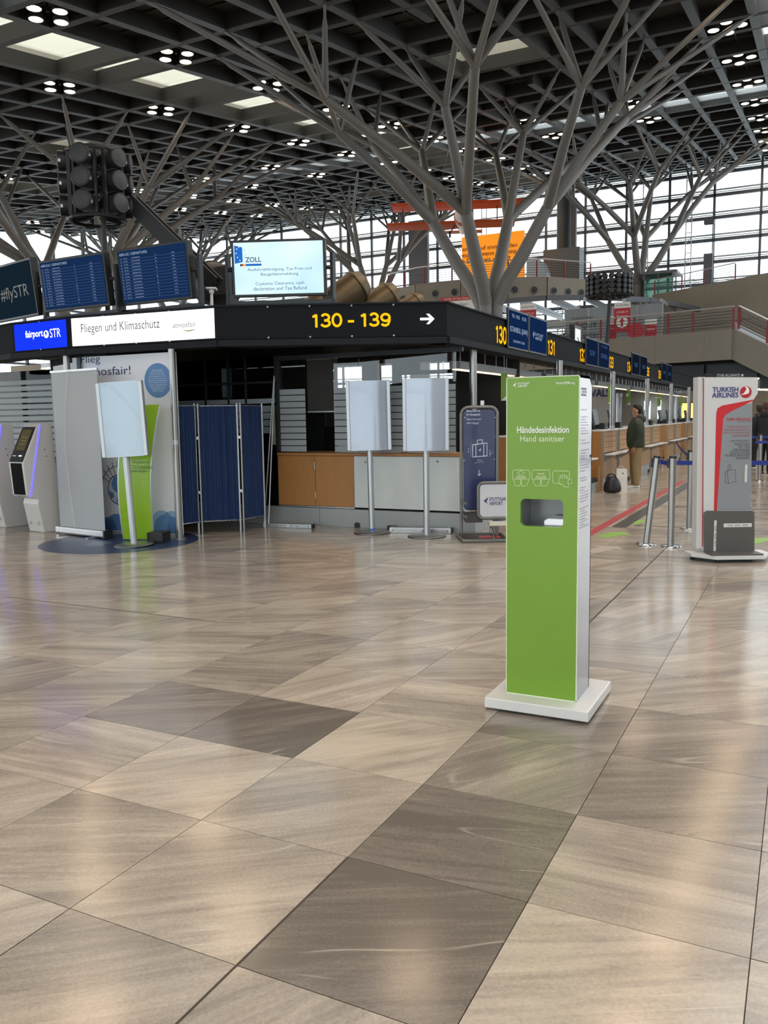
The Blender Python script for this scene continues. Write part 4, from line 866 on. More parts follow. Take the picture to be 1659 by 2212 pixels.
# monitor pairs on the desk row fascia
def monpair(k, y0, y1, z0, z1, texts, label):
    t = thing('desk_monitors', label, 'monitor', (FX + .1, (y0 + y1) / 2, z0), 'fascia monitor pairs'); ym = (y0 + y1) / 2
    for (a, c_), tx in zip(((y0, ym - .015), (ym + .015, y1)), texts):
        m_ = MB().box(FX + .02, FX + .05, a, c_, z0, z1).build('monitor', BLACK, t, bev=.006)
        MB().box(FX + .0505, FX + .052, a + .03, c_ - .03, z0 + .03, z1 - .03).build('display', emis('desk_display%d' % min(k, 2), ((20, 44, 86), (22, 36, 66), (20, 30, 44))[min(k, 2)], .55), m_)
        for s, zz, ww, hh in tx: text('lettering', s, (FX + .054, (a + c_) / 2, z0 + (z1 - z0) * zz), (0, 1, 0), (0, 0, 1), SCRT if k == 0 else emis('dim_text', (70, 100, 150), .7), m_, w=(c_ - a) * ww, h=hh)
    MB().box(FX + .001, FX + .02, ym - .4, ym + .4, z0 + .2, z1 - .1).build('wall_bracket', DARKM, t)
def yy(x): return atX(x, 740, FX + .052).y
LOGO = [('STUTTGART', .52, .5, .045), ('AIRPORT', .42, .4, .045)]
monpair(0, yy(1098), yy(1182), 2.43, 3.0, ([('TK 1702   15:35', .82, .7, .05), ('ISTANBUL (SAW)', .47, .85, .1), ('ECONOMY CLASS', .2, .55, .035)], LOGO), 'nearest desk monitor pair showing ISTANBUL between the numbers 130 and 131')
monpair(1, yy(1266), yy(1317), 2.42, 2.96, (LOGO, [('TK 1702', .82, .5, .05), ('ISTANBUL', .47, .6, .09)]), 'second desk monitor pair between the numbers 132 and 133')
monpair(2, yy(1366), yy(1399), 2.42, 2.96, (LOGO, LOGO), 'third desk monitor pair between the numbers 134 and 135')
monpair(3, yy(1431), yy(1453), 2.42, 2.96, (LOGO, LOGO), 'farthest desk monitor pair beyond the number 136')
p = atX(1168, 725, FX + .098)
MB().prism([(-.03, 0), (.02, .05), (.005, .012), (.03, .04), (.01, -.005), (.02, -.06)], (FX + .054, yy(1152), 2.72), (0, 1, 0), (0, 0, 1), (.001, 0, 0)).build('bird_mark', SCRT, [o for o in bpy.data.objects if o.name.startswith('desk_monitors')][0])
t = thing('clock_sign', 'small lit white square sign with a plane symbol above desk 132', 'sign', (-4.2, atX(1248, 732, -4.2).y, ZS1)); p = atX(1248, 732, -4.2)
MB().box(p.x - .1, p.x, p.y - .26, p.y + .3, ZS1, p.z + .26).build('casing', BLACK, t); MB().box(p.x, p.x + .006, p.y - .2, p.y + .2, p.z - .15, p.z + .19).build('lit_face', LITW, t)
MB().prism([(-.13, .03), (.0, -.02), (.05, .09), (.07, .09), (.04, -.03), (.13, -.06), (.12, -.08), (-.0, -.06), (-.13, 0)], (p.x + .008, p.y, p.z + .02), (0, 1, 0), (0, 0, 1), (.001, 0, 0)).build('plane_symbol', BLACK, t)
# loudspeaker cluster on its pole
SPK = mat('speaker_black', (34, 34, 36), .5); SPG = mat('speaker_grille', (58, 60, 60), .6, var=.5, scale=90)
sc = Vector((-8.82, 8.9, 0)); zc0, zc1 = 4.25, 5.1
t = thing('speaker_cluster', 'black cluster of round drum loudspeakers on a pole above the departures boards', 'loudspeaker', (sc.x, sc.y, ZS1))
MB().tube([(sc.x + .1, sc.y, 2.7), (sc.x + .1, sc.y, zc1)], .035, 12).build('pole', SPK, t)
R0 = .38
for z in (zc0 - .02, zc1):
    MB().tube([(sc.x + R0 * math.cos(q * math.pi / 9), sc.y + R0 * math.sin(q * math.pi / 9), z) for q in range(19)], .025, 6).build('ring_frame', SPK, t)
view = math.atan2(-sc.y, -sc.x)
for a in (-.42, .72, 1.4, -1.6, -2.5, 2.5):
    an = view + a; d = Vector((math.cos(an), math.sin(an), 0)); side = Vector((-d.y, d.x, 0))
    for s in (-1, 1): MB().bar(sc + d * .34 + side * s * .15 + Vector((0, 0, zc0)), sc + d * .34 + side * s * .15 + Vector((0, 0, zc1)), .03, .05, up=d).build('frame_bar', SPK, t)
    for k in range(3):
        z = zc0 + .15 + k * .295; p = sc + d * .3 + Vector((0, 0, z))
        m_ = MB().lathe([(.0, -.16), (.1, -.16), (.125, -.1), (.135, .17), (.125, .18)], p, 20, d).build('drum', SPK, t, smooth=True)
        MB().lathe([(.124, .172), (.08, .19), (0, .195)], p, 20, d).build('grille', SPG, m_, smooth=True)
        MB().obox(p + d * .15 + side * .13 - Vector((0, 0, .03)), d * .015, side * .01, (0, 0, .02)).build('label_plate', ALU, m_)
p, q = sc + Vector((.35, .3, 4.5 - 0)), Vector((-7.2, 9.35, 3.3))
for s in (-1, 1): MB().bar(p + Vector((0, s * .06, 0)), q + Vector((0, s * .06, 0)), .06, .2).build('brace_arm', SPK, t)
MB().bar(p, q, .1, .06).build('brace_web', SPK, t)
# jet nozzle drums standing on the island roof
BRZ = mat('bronze_metal', (104, 86, 62), .45, .6, var=.12)
def drum(px_, py_, dist, r, L_, yaw, pitch, label, mt_=BRZ):
    b_ = on(px_, py_, (0, 0, 0) if False else (F_.x * dist, F_.y * dist, 0), (F_.x, F_.y, 0)); d = (R_ * math.cos(yaw) + F_ * math.sin(yaw)); d.z = 0; d = (d.normalized() * math.cos(pitch) + Vector((0, 0, math.sin(pitch)))).normalized()
    t = thing('jet_nozzle', label, 'air nozzle', tuple(b_)); o_ = b_ - d * L_ * .5
    MB().lathe([(.0, 0), (r * .95, 0), (r, L_ * .06), (r, L_ * .72), (r * 1.06, L_ * .74), (r * 1.06, L_ * .77), (r * .98, L_ * .78)], o_, 28, d).build('drum', mt_, t, smooth=True)
    MB().lathe([(r * .98, L_ * .78), (r * .7, L_ * .98), (r * .52, L_), (r * .5, L_ * .9)], o_, 28, d).build('cone', mt_, t, smooth=True)
    MB().lathe([(r * .5, L_ * .93), (0, L_ * .93)], o_, 24, d).build('throat', BLACK, t)
    MB().box(o_.x - .12, o_.x + .12, o_.y - .12, o_.y + .12, 2.7, max(2.75, o_.z - r * .4)).build('stand', SPK, t)
drum(752, 633, 12.2, .23, .6, .35, .62, 'large bronze jet nozzle right of the customs screen')
drum(824, 650, 12.9, .21, .56, .35, .6, 'middle bronze jet nozzle on the island roof')
drum(886, 663, 13.6, .17, .5, .3, .55, 'small bronze jet nozzle peeking above the sign band')
drum(466, 614, 12.4, .3, .6, 2.2, .25, 'dark round jet nozzle left of the customs screen', mat('dark_bronze', (52, 46, 40), .5, .5))
drum(690, 658, 13.4, .2, .5, .4, .6, 'bronze jet nozzle half hidden below the customs screen')
t = thing('antenna_post', 'small white camera on a short white post beside the customs screen', 'camera', (-6.75, 8.5, ZS1)); p = on(457, 658, (-6.7, 8.45, 0), (F_.x, F_.y, 0)); q = on(457, 624, (-6.7, 8.45, 0), (F_.x, F_.y, 0))
MB().tube([(p.x, p.y, ZS1), (q.x, q.y, q.z - .04)], [.022, .016], 10).build('post', WHITE, t); MB().obox(q + Vector((0, 0, 0)), R_ * .065, F_ * .05, (0, 0, .012)).build('head', WHITE, t, bev=.006); MB().lathe([(.03, 0), (.03, .04), (0, .05)], q - Vector((0, 0, .05)), 12).build('lens_ball', WHITE, t)
# black ring of drums on a leaning mast, far behind the desks
rc = Vector((-8.1, 38.8, 0)); t = thing('speaker_ring', 'black ring of stacked drum loudspeakers on a mast before the mezzanine', 'loudspeaker', (rc.x, rc.y, 0))
dm = MB().lathe([(.0, -.12), (.12, -.12), (.125, .1), (.1, .13), (0, .14)], (0, 0, 0), 12, (1, 0, 0)).mesh('drum', (0, 0, 0), SPK, smooth=True)
for k in range(20):
    an = k * math.pi / 10
    for j in range(4):
        put(dm, 'drum', t, (.9 * math.cos(an), .9 * math.sin(an), 6.84 + j * .215), (0, 0, an))
for z in (6.7, 7.62): MB().tube([(rc.x + .95 * math.cos(q * math.pi / 12), rc.y + .95 * math.sin(q * math.pi / 12), z) for q in range(25)], .03, 6).build('ring_frame', SPK, t)
MB().tube([(rc.x - .35, rc.y, 0), (rc.x + .05, rc.y, 6.75)], [.12, .08], 10).build('mast', SPK, t)
for k in range(3): MB().bar((rc.x, rc.y, 6.72), (rc.x + .95 * math.cos(k * 2.09), rc.y + .95 * math.sin(k * 2.09), 6.7), .06, .06).build('spoke', SPK, t)

# ================================================================== FREE-STANDING OBJECTS
# ---- hand sanitiser column
KX0, KX1, KY0, KY1, KZ0, KZ1 = -1.326, -.964, 3.995, 4.262, .066, 1.663
ks = thing('hand_sanitiser', 'tall green hand sanitiser column on a white base plate', 'sanitiser', (-1.14, 4.15, 0))
GRN = mat('sanitiser_green', (122, 162, 50), .35, var=.02)
MB().box(-1.36, -.91, 3.92, 4.36, 0, .014).build('foot', BLACK, ks)
MB().box(-1.402, -.878, 3.882, 4.402, .013, .066).build('base_plate', WHITE, ks, bev=.006)
hx0, hx1, hz0, hz1 = -1.252, -1.038, .931, 1.067
body = MB(); body.prism([(KY0 + .008, KZ0), (KY1, KZ0), (KY1, KZ1 - .045), (KY1 - .06, KZ1), (KY0 + .008, KZ1)], (KX1 - .012, 0, 0), (0, 1, 0), (0, 0, 1), (.012, 0, 0))
body.prism([(KY0 + .008, KZ0), (KY1, KZ0), (KY1, KZ1 - .045), (KY1 - .06, KZ1), (KY0 + .008, KZ1)], (KX0, 0, 0), (0, 1, 0), (0, 0, 1), (.012, 0, 0))
body.box(KX0, KX1, KY1 - .012, KY1, KZ0, KZ1 - .05).box(KX0, KX1, KY0 + .008, KY1 - .05, KZ1 - .012, KZ1)
body.prism([(KY1 - .06, KZ1 - .012), (KY1 - .06, KZ1), (KY1, KZ1 - .045), (KY1, KZ1 - .057)], (KX0, 0, 0), (0, 1, 0), (0, 0, 1), (KX1 - KX0, 0, 0)).box(KX0, KX1, KY0 + .1, KY1 - .048, KZ1 - .012, KZ1 - .001)
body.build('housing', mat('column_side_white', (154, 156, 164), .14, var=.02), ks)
def holeplate(x0, x1, z0, z1, a0, a1, c0, c1, r, y0, y1):
    inner = []
    for (cx, cz, st) in ((a1 - r, c1 - r, 0), (a0 + r, c1 - r, 1), (a0 + r, c0 + r, 2), (a1 - r, c0 + r, 3)):
        for k in range(7): t_ = (st + k / 6) * math.pi / 2; inner.append((cx + r * math.cos(t_), cz + r * math.sin(t_)))
    mx_, mz_ = (a0 + a1) / 2, (c0 + c1) / 2; outer = []
    corners = [(x1, z1), (x0, z1), (x0, z0), (x1, z0)]
    for i, (a, c) in enumerate(inner):
        q, k = divmod(i, 7); dx, dz = a - mx_, c - mz_
        if k == 3: outer.append(corners[q]); continue
        first = k < 3
        side = (q if first else q + 1) % 4   # 0 right, 1 top, 2 left, 3 bottom
        outer.append({0: (x1, min(z1, max(z0, c))), 1: (min(x1, max(x0, a)), z1), 2: (x0, min(z1, max(z0, c))), 3: (min(x1, max(x0, a)), z0)}[side])
    n = len(inner); b = MB(); vs = [(a, y0, c) for a, c in outer] + [(a, y0, c) for a, c in inner] + [(a, y1, c) for a, c in inner]
    fs = []
    for i in range(n):
        j = (i + 1) % n; fs.append((i, j, n + j, n + i)); fs.append((n + i, n + j, 2 * n + j, 2 * n + i))
    b.add(vs, fs); return b
fp = holeplate(KX0 + .004, KX1 - .004, KZ0 + .004, KZ1 - .004, hx0, hx1, hz0, hz1, .024, KY0, KY0 + .03).build('front_panel', GRN, ks)
EDGE = mat('panel_edge', (226, 236, 206), .4)
for x0, x1, z0, z1 in ((KX0, KX0 + .004, KZ0, KZ1), (KX1 - .004, KX1, KZ0, KZ1), (KX0, KX1, KZ0, KZ0 + .004), (KX0, KX1, KZ1 - .004, KZ1)): MB().box(x0, x1, KY0 - .001, KY0 + .008, z0, z1).build('edge_strip', EDGE, ks)
RC = mat('recess_grey', (128, 128, 126), .25, .3)
rb = MB().box(hx0 - .01, hx1 + .01, KY0 + .19, KY0 + .2, hz0 - .02, hz1 + .02).box(hx0 - .02, hx0 - .004, KY0 + .02, KY0 + .2, hz0 - .02, hz1 + .02).box(hx1 + .004, hx1 + .02, KY0 + .02, KY0 + .2, hz0 - .02, hz1 + .02).box(hx0 - .02, hx1 + .02, KY0 + .02, KY0 + .2, hz1 + .004, hz1 + .02).box(hx0 - .02, hx1 + .02, KY0 + .02, KY0 + .2, hz0 - .02, hz0 - .004); rb.build('recess', RC, ks)
MB().prism([(-.05, 0), (.06, 0), (.06, .045), (-.03, .045), (-.05, .03)], (hx1 - .06, KY0 + .05, hz0 - .004), (1, 0, 0), (0, 0, 1), (0, .1, 0)).build('drip_tray', mat('tray_chrome', (230, 226, 228), .12, .6), ks, bev=.006)
CRM = mat('cream_print', (228, 238, 200), .5, var=.01); WPR = mat('white_print', (240, 244, 232), .5, var=.01)
def kt(s, x0, x1, y, mt_=WPR, bold=0.0, h=None, par=fp):
    a, c = atY(x0, y, KY0 - .0005), atY(x1, y, KY0 - .0005); return text('lettering', s, ((a.x + c.x) / 2, KY0 - .0008, (a.z + c.z) / 2), (1, 0, 0), (0, 0, 1), mt_, par, w=c.x - a.x, h=h, bold=bold, thick=.0004)
kt('Händedesinfektion', 1117, 1229, 928, bold=.018, h=.033); kt('Hand sanitiser', 1124, 1220, 947.5, CRM, h=.029)
kt('STUTTGART', 1118, 1144, 828.5, bold=.01, h=.010); kt('AIRPORT', 1118, 1139, 834, bold=.01, h=.010); kt('#stay', 1201, 1218, 828, h=.014); kt('STR', 1219, 1231, 827, bold=.03, h=.012); kt('ong', 1231.5, 1242, 828.5, h=.012)
def bird(o, x, u_, n, s, mt_, par): return MB().prism([(-.55, -.12), (.55, .75), (.2, .1), (.5, .32), (.05, -.2), (.42, -.75)], o, Vector(x) * s, Vector(u_) * s, Vector(n) * .0006).build('bird_mark', mt_, par)
a = atY(1112, 831.5, KY0 - .0012); bird(a, (1, 0, 0), (0, 0, 1), (0, 1, 0), .017, WPR, fp)
def line(par, pts, r, mt_, nm='icon_line'): return MB().tube(pts, r, 4).build(nm, mt_, par)
def icon(x0, y0, x1, y1, kind):
    a, c = atY(x0, y1, KY0 - .001), atY(x1, y0, KY0 - .001); w_, h_ = c.x - a.x, c.z - a.z
    f = lambda u, v: (a.x + u * w_, KY0 - .0008, a.z + v * h_); r = .0012
    if kind < 2:
        line(fp, [f(.06, .42), f(.0, .5), f(0, .9), f(.05, 1), f(.95, 1), f(1, .9), f(1, .5), f(.94, .42)], r, CRM, 'icon_frame')
        for s in (-1, 1):
            g = lambda u, v: f(.5 + s * u, v)
            line(fp, [g(.06, .05), g(.02, .2), g(.03, .6), g(.08, .66), g(.12, .6), g(.17, .68), g(.22, .62), g(.27, .58), g(.29, .4), g(.36, .5), g(.44, .4), g(.38, .2), g(.32, .05), g(.06, .05)], r, CRM, 'icon_hand')
            for q in (.07, .12, .17, .22): line(fp, [g(q, .6), g(q + .005, .42)], r * .8, CRM, 'icon_finger')
        if kind == 0: line(fp, [f(.4, .68), f(.4, .8), f(.26, .8), f(.5, .98), f(.74, .8), f(.6, .8), f(.6, .68), f(.4, .68)], r, CRM, 'icon_arrow')
        else:
            for q in range(7): t_ = (q - 3) * .3; line(fp, [f(.5 + .1 * math.sin(t_), .88 - .08 * abs(math.cos(t_))), f(.5 + .3 * math.sin(t_), .9 - .3 * math.cos(t_) * .6)], r * .8, CRM, 'icon_spray')
    else:
        line(fp, [f(.45, .2), f(.05, .2), f(0, .28), f(0, .9), f(.05, .98), f(.8, .98), f(.86, .9), f(.86, .5)], r, CRM, 'icon_frame')
        line(fp, [f(.6, 0), f(.5, .15), f(.42, .12), f(.3, .3), f(.32, .5), f(.42, .7), f(.55, .72), f(.7, .68), f(.82, .45), f(.78, .25), f(.86, .0), f(.6, 0)], r, CRM, 'icon_hand')
        for q in range(4): line(fp, [f(.38 + q * .1, .68), f(.42 + q * .1, .48)], r * .8, CRM, 'icon_finger')
        line(fp, [f(.82, .45), f(.98, .48), f(.98, .2), f(.8, .2)], r, CRM, 'icon_cuff')
icon(1107, 1016, 1144, 1051, 0); icon(1149, 1016, 1188, 1051, 1); icon(1194, 1017, 1236, 1051, 2)
# printing on the flank
text('lettering', 'DSI25', (KX1 + .0008, 4.08, 1.585), (0, 1, 0), (0, 0, 1), GREYT, ks, w=.1, h=.04, thick=.0004)
rnd = random.Random(4); lm = mat('fine_print', (134, 136, 144), .5)
zz = 1.5
for blk in (1, 7, 2, 4, 3, 2, 6, 8):
    for k in range(blk):
        text('fine_print_line', 'Hinweis zur Benutzung'[:rnd.randint(8, 21)], (KX1 + .0008, 4.03, zz), (0, 1, 0), (0, 0, 1), lm, ks, w=.08 + rnd.random() * .1, h=.007, align='LEFT', thick=.0004); zz -= .0135
    zz -= .02
MB().lathe([(.006, 0), (.006, .003), (0, .004)], (KX1, 4.23, 1.27), 10, (1, 0, 0)).build('lock', BLACK, ks)

# ---- curved poster displays on poles
def poster_stand(px_, py_, label, yaw, lean=0.0, crease=False):
    p = fl(px_, py_); t = thing('poster_stand', label, 'display stand', (0, 0, 0), 'empty curved poster displays')
    MB().lathe([(.235, 0), (.235, .012), (.22, .022), (.04, .026), (0, .026)], n=36).build('base_disc', STEEL, t, smooth=True)
    MB().lathe([(.24, 0), (.24, .006), (.2, .006)], n=36).build('rubber_edge', BLACK, t)
    MB().tube([(0, 0, .02), (0, 0, 1.2)], .038, 20).build('pole', ALU, t, smooth=True)
    sheet = MB(); n = 16; W_, z0, z1 = .26, 1.07, 1.935
    for s in (1, -1):
        prof = [(-W_ + 2 * W_ * k / n, s * (-.02 - .055 * (1 - (2 * k / n - 1) ** 2))) for k in range(n + 1)]
        vs = [(x, y, z0) for x, y in prof] + [(x, y, z1) for x, y in prof]; sheet.add(vs, [(k, k + 1, n + 2 + k, n + 1 + k) for k in range(n)])
    sheet.build('poster_sheet', mat('blank_poster', (176, 185, 199), .2, var=.03, metal=.2, coat=.5) if not crease else mat('creased_poster', (170, 186, 198), .2, metal=.2, var=.06, scale=3, coat=.5), t, smooth=True)
    for s in (-1, 1): MB().box(s * W_ - .022, s * W_ + .022, -.035, .035, z0 - .008, z1 + .008).build('side_rail', ALU, t, bev=.008)
    cap = MB()
    for z in (z0 - .006, z1): cap.prism([(-W_ + 2 * W_ * k / n, -.02 - .058 * (1 - (2 * k / n - 1) ** 2)) for k in range(n + 1)] + [(W_ - 2 * W_ * k / n, .02 + .058 * (1 - (2 * k / n - 1) ** 2)) for k in range(n + 1)], (0, 0, z), (1, 0, 0), (0, 1, 0), (0, 0, .006))
    cap.build('end_caps', ALU, t)
    t.location = p; t.rotation_euler = (0, lean, yaw); return t
s1 = poster_stand(290, 1178, 'empty poster display with creased sheet leaning before the green curved board', math.radians(20), math.radians(-2.6), True)
s2 = poster_stand(804, 1151, 'empty curved poster display nearer the beech counter doors', math.radians(24), math.radians(-.7))
s3 = poster_stand(922, 1159, 'empty curved poster display nearer the blue baggage frame', math.radians(27))
o = MB().lathe([(.0395, .03), (.0395, .06)], n=20).build('blue_band', mat('blue_band', (70, 110, 180), .5), None); o.parent = s2

# ---- roll-up banner seen from behind
a, c = fl(128, 1152), fl(232, 1164); d = (c - a).normalized(); n = Vector((d.y, -d.x, 0)); w_ = (c - a).length
t = thing('rollup_banner', 'plain grey back of a roll-up banner with its cord', 'banner', tuple((a + c) / 2)); mid = (a + c) / 2
MB().obox(mid + Vector((0, 0, .06)), d * (w_ / 2), n * .06, (0, 0, .045)).build('cassette', ALU, t, bev=.02); MB().obox(c + Vector((0, 0, .06)) + d * .012, d * .014, n * .064, (0, 0, .05)).build('end_cap', BLACK, t)
for s in (-.3, .3): MB().obox(mid + d * s * w_ + Vector((0, 0, .008)), d * .02, n * .16, (0, 0, .008)).build('foot', ALU, t)
b = MB(); nn = 24; ht = 2.12
vs = []
for z in (.1, ht):
    for k in range(nn + 1):
        u = k / nn; off = .0015 * math.sin(u * 7.0); vs.append(mid + d * ((u - .5) * (w_ - .07)) + n * off + Vector((0, 0, z)))
b.add(vs, [(k, k + 1, nn + 2 + k, nn + 1 + k) for k in range(nn)]); b.build('banner_sheet', mat('banner_back', (182, 185, 187), .65, var=.08, scale=2), t, smooth=True)
MB().obox(mid + Vector((0, 0, ht + .012)), d * (w_ / 2 - .02), n * .014, (0, 0, .014)).build('top_bar', ALU, t)
MB().tube([mid - d * .07 + n * .03 + Vector((0, 0, ht + .01)), mid - d * .17 + n * .04 + Vector((0, 0, 1.6)), mid - d * .2 + n * .045 + Vector((0, 0, 1.1)), mid - d * .17 + n * .04 + Vector((0, 0, .6)), mid - d * .06 + n * .06 + Vector((0, 0, .1))], .006, 6).build('cord', mat('cord_white', (206, 206, 200), .6), t)
MB().tube([mid - n * .05 + Vector((0, 0, .06)), mid - n * .05 + Vector((0, 0, ht))], .012, 8).build('support_rod', ALU, t)

# ---- Flieg atmosfair wall
a, c = Vector((pl.x + .06, pl.y + .04, 0)), Vector((pp.x - .03, pp.y + .06, 0)); d = (c - a).normalized(); n = Vector((d.y, -d.x, 0)); w_ = (c - a).length
fw = thing('exhibit_wall', 'white exhibit wall with blue lettering and globe print behind roll-up banner', 'wall panel', tuple((a + c) / 2)); up = Vector((0, 0, 1))
MB().obox((a + c) / 2 - n * .03 + up * 1.18, d * (w_ / 2), n * .03, up * 1.14).build('panel', mat('exhibit_white', (234, 234, 240), .55, var=.02), fw); MB().obox((a + c) / 2 - n * .03 + up * .02, d * (w_ / 2), n * .03, up * .02).build('plinth', ALU, fw)
def wp(x, y): return on(x, y, a + n * .002, n)
MIDB = mat('mid_blue_print', (96, 138, 190), .55, var=.02); PALB = mat('pale_blue_print', (150, 184, 216), .55, var=.02); NVP = mat('navy_lettering', (52, 62, 104), .5)
def wt_(s, x0, y0, x1, y1, mt_=NVP, h=None, bold=0.0):
    p, q = wp(x0, y0), wp(x1, y1); text('lettering', s, (p + q) / 2, d, up, mt_, fw, w=(q - p).dot(d), h=h, bold=bold, thick=.002)
wt_('Flieg', 175, 780, 216, 777, h=.125); wt_('atmosfair!', 178, 804, 282, 799, h=.105)
p = wp(341, 822); MB().lathe([(.0, 0), (.215, 0), (.215, .002), (0, .002)], p, 40, n).build('round_field', MIDB, fw)
for k, s in enumerate(('Klimaschutz', 'global mit atmosfair', 'Durch das Fliegen einer', 'weiten Klimagase werden an', 'Orten kompensiert. Ein', 'CO2 wie ein solches Klima', 'spart ist das Klimaneu', 'Reisen in Deutschl. die', 'diese Zeiten für an', 'atmosfairen', 'Beitrag')): text('lettering', s, p + n * .004 + up * (.13 - k * .026), d, up, WPR, fw, w=.1 + .2 * math.sin((k + 1) / 12 * math.pi), h=.016)
gcen = wp(258, 1058)
gd = MB().lathe([(.0, 0), (.2, 0), (.2, .002), (0, .002)], gcen, 40, n).build('globe_ring', NVP, fw); MB().lathe([(.0, 0), (.186, 0), (.186, .004), (0, .004)], gcen, 40, n).build('globe_sea', mat('print_white', (214, 216, 222), .55), fw)
for poly in ([(-.08, .17), (.06, .175), (.1, .1), (.03, .05), (.04, -.02), (.12, -.06), (.05, -.17), (-.06, -.165), (-.02, -.05), (-.1, .0), (-.13, .08)], [(-.18, -.02), (-.1, -.04), (-.09, -.1), (-.14, -.12)], [(.1, .04), (.17, .06), (.18, -.01), (.12, -.03)]): MB().prism(poly, gcen + n * .005, d, up, n * .001).build('globe_land', MIDB, fw)
for k in range(9):
    t_ = 2.6 - k * .25; q = gcen + d * (.2 * math.cos(t_)) + up * (.2 * math.sin(t_)); o_ = (d * math.cos(t_) + up * math.sin(t_))
    st_ = MB().bar(q + n * .003, q + o_ * .12 + n * .003, .006, .004, up=n).build('windmill_stem', NVP, fw)
    for r_ in range(3): e_ = q + o_ * .12; dd = d * math.cos(t_ + r_ * 2.1) + up * math.sin(t_ + r_ * 2.1); MB().bar(e_ + n * .003, e_ + dd * .05 + n * .003, .006, .004, up=n).build('windmill_blade', NVP, st_)
for cx_, r_, mt_ in ((232, .16, MIDB), (255, .22, MIDB), (350, .17, PALB), (372, .16, PALB), (360, .2, MIDB), (383, .16, MIDB)):
    q = wp(cx_, 1135 if mt_ is MIDB else 1122); s_ = (q - a).dot(d); pts = []
    for k in range(20):
        t_ = k * math.pi / 10; u, v = s_ + r_ * math.cos(t_), q.z - .02 + r_ * .8 * math.sin(t_); pts.append((min(max(u, .02), w_ - .02), max(v, .05)))
    MB().prism(pts, a + n * .001 + n * (.0015 if mt_ is MIDB else 0), d, up, n * .001).build('cloud_print', mt_, fw)
b = MB(); b.prism([(.55, .05), (w_ - .02, .05), (w_ - .02, .22), (.55, .22)], a + n * .0012, d, up, n * .0005); b.build('cloud_base', MIDB, fw)
# ---- green curved board before the wall
a2, c2 = fl(267, 1167), fl(332, 1168); d2 = (c2 - a2).normalized(); n2 = Vector((d2.y, -d2.x, 0)); w2 = (c2 - a2).length
t = thing('curved_board', 'lime green curved board asking about the carbon footprint', 'display board', tuple((a2 + c2) / 2)); LIME = mat('lime_print', (146, 190, 30), .3, var=.04, coat=.3)
def cv(u): return -.10 * math.sin(u * math.pi * .95) + .22 * max(0, u - .55) ** 1.3 * 1.0
b = MB(); vs = []; N_ = 24; H_ = 1.66
for k in range(N_ + 1):
    u = k / N_; off = n2 * (-cv(u) * .9); wd = w2 * (1 + .06 * math.sin(u * math.pi)); sh = .13 * u ** 2
    for s in (0, 1): vs.append(a2 + d2 * (w2 / 2 + (s - .5) * wd + sh) + off + up * (.015 + H_ * u))
b.add(vs, [(2 * k, 2 * k + 1, 2 * k + 3, 2 * k + 2) for k in range(N_)]); bm_ = MB(); bm_.v = [tuple(Vector(v) - n2 * .02) for v in b.v] + list(b.v); m0 = len(b.v)
bm_.f = list(b.f) + [tuple(i + m0 for i in f) for f in b.f]; bm_.mi = [0] * len(bm_.f)
for k in range(N_):
    for s in (0, 1): i = 2 * k + s; bm_.f.append((i, i + 2, i + 2 + m0, i + m0)); bm_.mi.append(0)
bm_.build('board_face', LIME, t, smooth=True)
for s in (0, 1): MB().tube([Vector(vs[2 * k + s]) - n2 * .01 for k in range(N_ + 1)], .012, 8).build('edge_rail', ALU, t, smooth=True)
for k, (s, x0, x1, y) in enumerate((('Wie groß ist der', 284, 323, 999), ('CO2-Fußabdruck', 281, 330, 1009), ('deines Fluges?', 282, 316, 1018))):
    q0, q1 = on(x0, y, a2 + n2 * .13, n2), on(x1, y, a2 + n2 * .13, n2); text('lettering', s, (q0 + q1) / 2, d2, up, mat('dark_green_print', (70, 96, 30), .5), t, w=(q1 - q0).dot(d2), h=.045)
o_ = fl(347, 1171); MB().obox(o_ + up * .065 - d2 * .02, d2 * .1, n2 * .11, up * .065).build('ballast_box', BLACK, t)
# ---- blue disc on the floor
p = (fl(112, 1172) + fl(390, 1168)) / 2 + Vector((.05, .02, 0))
b = MB().lathe([(.0, .0006), (.95, .0006), (.95, .002), (0, .002)], (p.x, p.y, 0), 48); o = b.build('floor_disc', mat('floor_disc_blue', (48, 62, 98), .3), loc=(p.x, p.y, 0)); tag(o, 'dark blue round floor graphic under the roll-up banner', 'floor graphic')
b = MB(); b.add([tuple(fl(x, y, .0026)) for x, y in ((180, 1178), (200, 1171), (230, 1168), (246, 1172), (225, 1177), (205, 1181))], [tuple(range(6))]); g_ = b.build('land_print', mat('floor_print', (100, 118, 150), .3), o)

